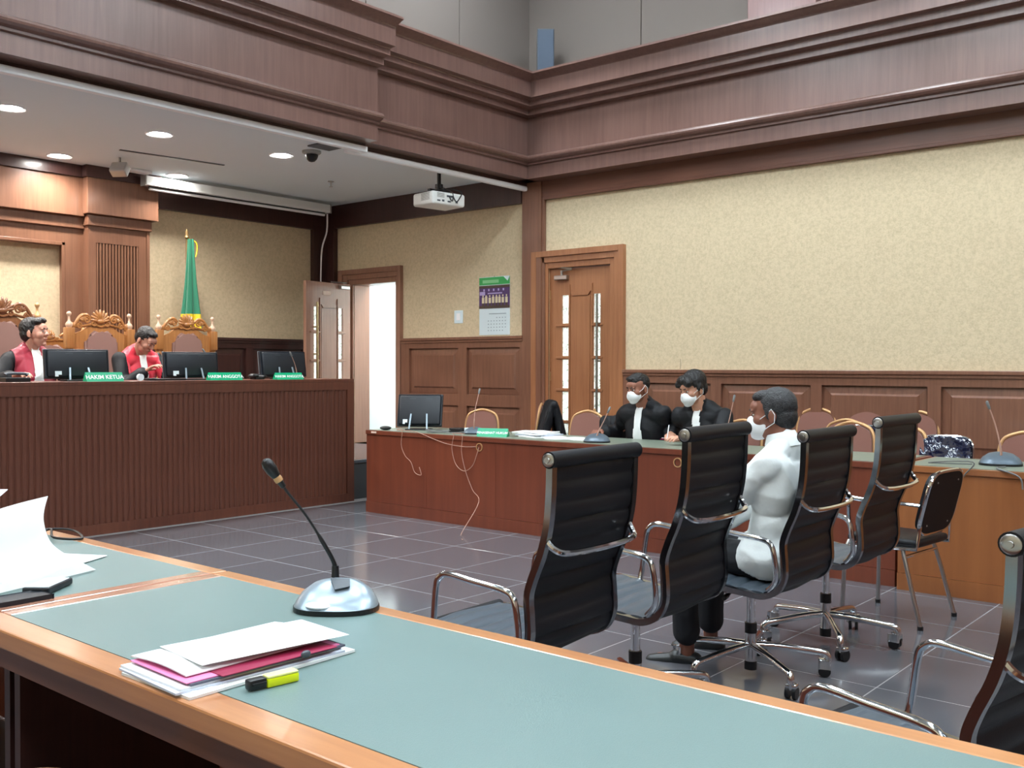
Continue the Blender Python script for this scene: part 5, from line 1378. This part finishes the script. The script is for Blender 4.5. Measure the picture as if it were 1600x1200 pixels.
# highlighter
a, b = at(386, 1071, z=.781), at(463, 1053, z=.781); dv = (b-a).normalized()
t = thing('highlighter', 'yellow highlighter with a black cap beside the file stack', 'pen', (a+b)/2, math.atan2(dv.y, dv.x))
L = (b-a).length/2
bm = bmn(); box(bm, -L, -L*.3, -.011, .011, -.010, .010, .004, 2); box(bm, -L*.9, -L*.35, -.014, -.011, -.002, .004, .001); obj('cap', bm, M['plastic'], t, True, 40)
bm = bmn(); box(bm, -L*.3, L, -.012, .012, -.011, .006, .003, 2); obj('barrel', bm, M['yellow'], t, True, 40)
bm = bmn(); box(bm, -L*.28, L*.98, -.0115, .0115, .006, .011, .002, 2); obj('label', bm, M['yellow_pale'], t)

# papers, tablet and phone on the left table
bm = bmn()
sheet(bm, (1.33, 3.06), .30, .42, DEG(-62), .772, .002)
tag(obj('document', bm, M['paper'], None, True, 30), 'flat white sheet under the curling page on the left table', 'paper')
# curling page rising at its far-left side
bm = bmn()
right = smooth_path([at(150, 890, z=.776), at(125, 877, z=.779), at(98, 863, z=.80), at(78, 845, z=.835), at(69, 818, z=.885), at(69, 798, z=.92), at(75, 775, z=.955)], 4)
wv_ = (at(40, 917, z=.777)-at(150, 890, z=.777))*1.6
rows = []
for i, p in enumerate(right):
    f = i/(len(right)-1)
    rows.append([bm.verts.new(p+wv_*(j/10)+V((0, 0, -.06*f*j/10+.01*sin(pi*j/10)*f))) for j in range(11)])
for i in range(len(rows)-1):
    for j in range(10): bm.faces.new((rows[i][j], rows[i][j+1], rows[i+1][j+1], rows[i+1][j]))
bmesh.ops.solidify(bm, geom=bm.faces[:], thickness=.0012)
tag(obj('document', bm, M['paper'], None, True, 60), 'white page curling up from the left table', 'paper')
bm = bmn(); c = at(2, 790, z=.86)
sheet(bm, (c.x-.12, c.y+.05), .2, .28, DEG(-50), .86, .001, lambda u, v: V((0, 0, .05*v*v)))
box(bm, c.x-.2, c.x-.05, c.y-.05, c.y+.1, .771, .80)
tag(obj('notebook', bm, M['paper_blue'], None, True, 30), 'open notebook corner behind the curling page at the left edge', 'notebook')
a = at(83, 929, z=.78); u = (at(0, 944, z=.78)-a); u.z = 0; an = math.atan2(u.y, u.x)
bm = bmn(); box(bm, .0, .26, -.085, .0, 0, .009, .003, 2, Matrix.Translation(V((a.x, a.y, .7705))) @ Matrix.Rotation(an, 4, 'Z'))
tag(obj('tablet', bm, M['plastic_mat'], None), 'thin dark tablet lying below the white papers', 'tablet')
a = at(102, 909, z=.785)
t = thing('phone', 'thick dark phone with a pale label beside the tablet', 'phone', (at(72, 916, z=.78).x+.012, at(72, 916, z=.78).y+.012, .7705), DEG(38))
bx('body', -.075, .06, -.04, .035, 0, .018, M['plastic_mat'], t, .005); bx('screen', -.068, .05, -.034, .029, .018, .019, M['sheet'], t)

# papers on the long desk
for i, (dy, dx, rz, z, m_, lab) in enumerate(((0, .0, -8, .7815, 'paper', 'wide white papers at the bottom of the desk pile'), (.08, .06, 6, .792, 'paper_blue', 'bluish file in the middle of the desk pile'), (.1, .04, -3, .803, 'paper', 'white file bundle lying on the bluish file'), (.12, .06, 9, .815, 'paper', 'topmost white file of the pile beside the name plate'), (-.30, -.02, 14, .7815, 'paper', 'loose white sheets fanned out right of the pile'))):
    bm = bmn(); sheet(bm, (6.60+dx, 5.22+dy), .24, .34, DEG(rz), z, .009, (lambda u, v: V((0, 0, .003*sin(9*v+i)))))
    tag(obj('document', bm, M[m_], None, True, 30), lab, 'paper', 'papers on the long desk')
bm = bmn(); c = at(1035, 686, z=.783); sheet(bm, (c.x+.05, c.y), .15, .24, DEG(4), .790, .007); tag(obj('notebook', bm, M['paper'], None, True, 30), 'white notebook the young lawyer writes in', 'notebook')
bm = bmn(); sheet(bm, (c.x+.045, c.y+.03), .16, .26, DEG(0), .7815, .006); tag(obj('book_cover', bm, M['crimson'], None, True, 30), 'red-covered book lying under the white notebook', 'book')
bx_ = lambda n, lab, cat, b, mat: tag(bx(n, *b, mat, None, .006), lab, cat)
bx_('power_adapter', 'black box with a cable behind the long desk monitor cables', 'adapter', (6.5, 6.62, 6.08, 6.22, .7815, .825), M['plastic'])
bx_('paper_box', 'small white box between the adapter and the microphone', 'box', (6.54, 6.66, 5.98, 6.07, .7815, .83), M['sheet'])
bm = bmn(); ell(bm, (6.38, 6.93, .80), (.05, .06, .019), None, 3); tag(obj('desk_puck', bm, M['plastic'], None, True), 'black rounded device at the left end of the long desk', 'device')
bm = bmn(); lathe(bm, [(.001, 0), (.02, .004), (.02, .018), (.001, .022)], 12, Matrix.Translation((6.72, 1.98, .90)))
bm.free()

# small things on the judges bench
def bench_box(n, lab, cat, px, py, w, d, h, mat, rz=0, y=8.0):
    p = at(px, py, y=y); t = thing(n, lab, cat, (p.x, y, BZ), DEG(rz))
    bm = bmn(); box(bm, -w/2, w/2, -d/2, d/2, 0, h, .006, 2); obj('body', bm, mat, t); return t
t = bench_box('desk_phone', 'dark desk telephone before the judge with glasses', 'telephone', 22, 590, .19, .16, .035, M['plastic'])
bm = bmn(); tube(bm, smooth_path([(-.085, -.04, .055), (-.06, -.04, .065), (.06, -.04, .065), (.085, -.04, .055)]), [.018]*3+[.012]*10+[.018]*3, 10); obj('handset', bm, M['mid_grey'], t, True)
t = bench_box('tape_dispenser', 'dark mouse and clear roll before the judge looking down', 'stationery', 236, 590, .1, .07, .022, M['plastic'], y=7.95)
bm = bmn(); lathe(bm, [(.012, -.012), (.03, -.012), (.03, .012), (.012, .012)], 18, Matrix.Translation((-.10, 0, .03)) @ Matrix.Rotation(pi/2, 4, 'X')); obj('tape_roll', bm, M['sheet'], t, True)
t = bench_box('keyboard', 'black keyboard lying under the middle monitor', 'keyboard', 262, 594, .30, .12, .018, M['plastic'], y=7.97)
t = bench_box('folded_cable_bag', 'crumpled black bag left of the right end monitor', 'bag', 402, 588, .1, .1, .02, M['plastic'], y=8.0)
bm = bmn()
for i in range(6): ell(bm, (random.uniform(-.07, .07), random.uniform(-.04, .04), .025+random.uniform(0, .012)), (.05, .04, .022), None, 2)
gm = blob(bm, .006, 2); folds(gm, .006, 22); gm.materials.append(M['plastic']); obj('crumpled_part', gm, None, t)

# gown draped over a banquet chair, dark jacket on the lawyer's chair
def drape(label, cx, cy, rz, h, w):
    bm = bmn()
    cap(bm, (-w/2, 0, h-.03), (w/2, 0, h-.03), .045, .04); 
    for i in range(7):
        x = -w/2+w*i/6
        cap(bm, (x, .02, h-.05), (x+random.uniform(-.02, .02), .10, h-.42+random.uniform(-.03, .05)), .035, .045)
        cap(bm, (x, -.02, h-.05), (x+random.uniform(-.02, .02), -.10, h-.38+random.uniform(-.05, .05)), .035, .045)
    me = blob(bm, .009, 3, 'gown'); folds(me, .014, 14, (1, 1, .25)); me.materials.append(M['robe'])
    o = obj('draped_gown', me, None, None); o.location = (cx, cy, 0); o.rotation_euler = (0, 0, rz)
    return tag(o, label, 'gown')
drape('black gown hung over a banquet chair by the closed door', 7.93, 6.16, DEG(45), 1.03, .36)
drape('black jacket over the chair of the lawyer with the watch', 7.44, 5.0, DEG(95), .93, .30)

# foreground chair top peeking in at the lower left
c = at(75, 1204, z=.62)
t = thing('carved_foreground_chair', 'polished carved chair crest just showing at the lower left edge', 'chair', (c.x, c.y, 0), DEG(-50)); t.scale = (.7, .7, .96)
bm = bmn(); pts = smooth_path([(-.22, 0, .46), (-.2, 0, .56), (-.1, 0, .615), (0, 0, .63), (.1, 0, .615), (.2, 0, .56), (.22, 0, .46)], 4)
tube(bm, pts, .022, 10); obj('crest_rail', bm, M['throne_dark'], t, True)
for s in (-1, 1):
    bm = bmn(); tube(bm, [(s*.22, 0, .46), (s*.2, .03, .0)], .018, 8); obj('leg', bm, M['throne_dark'], t, True)
    bm = bmn(); tube(bm, [(s*.2, -.36, .40), (s*.2, -.38, .0)], .018, 8); obj('leg', bm, M['throne_dark'], t, True)
bm = bmn(); box(bm, -.21, .21, -.38, .0, .38, .44, .02, 3); obj('seat', bm, M['throne_leather'], t, True)
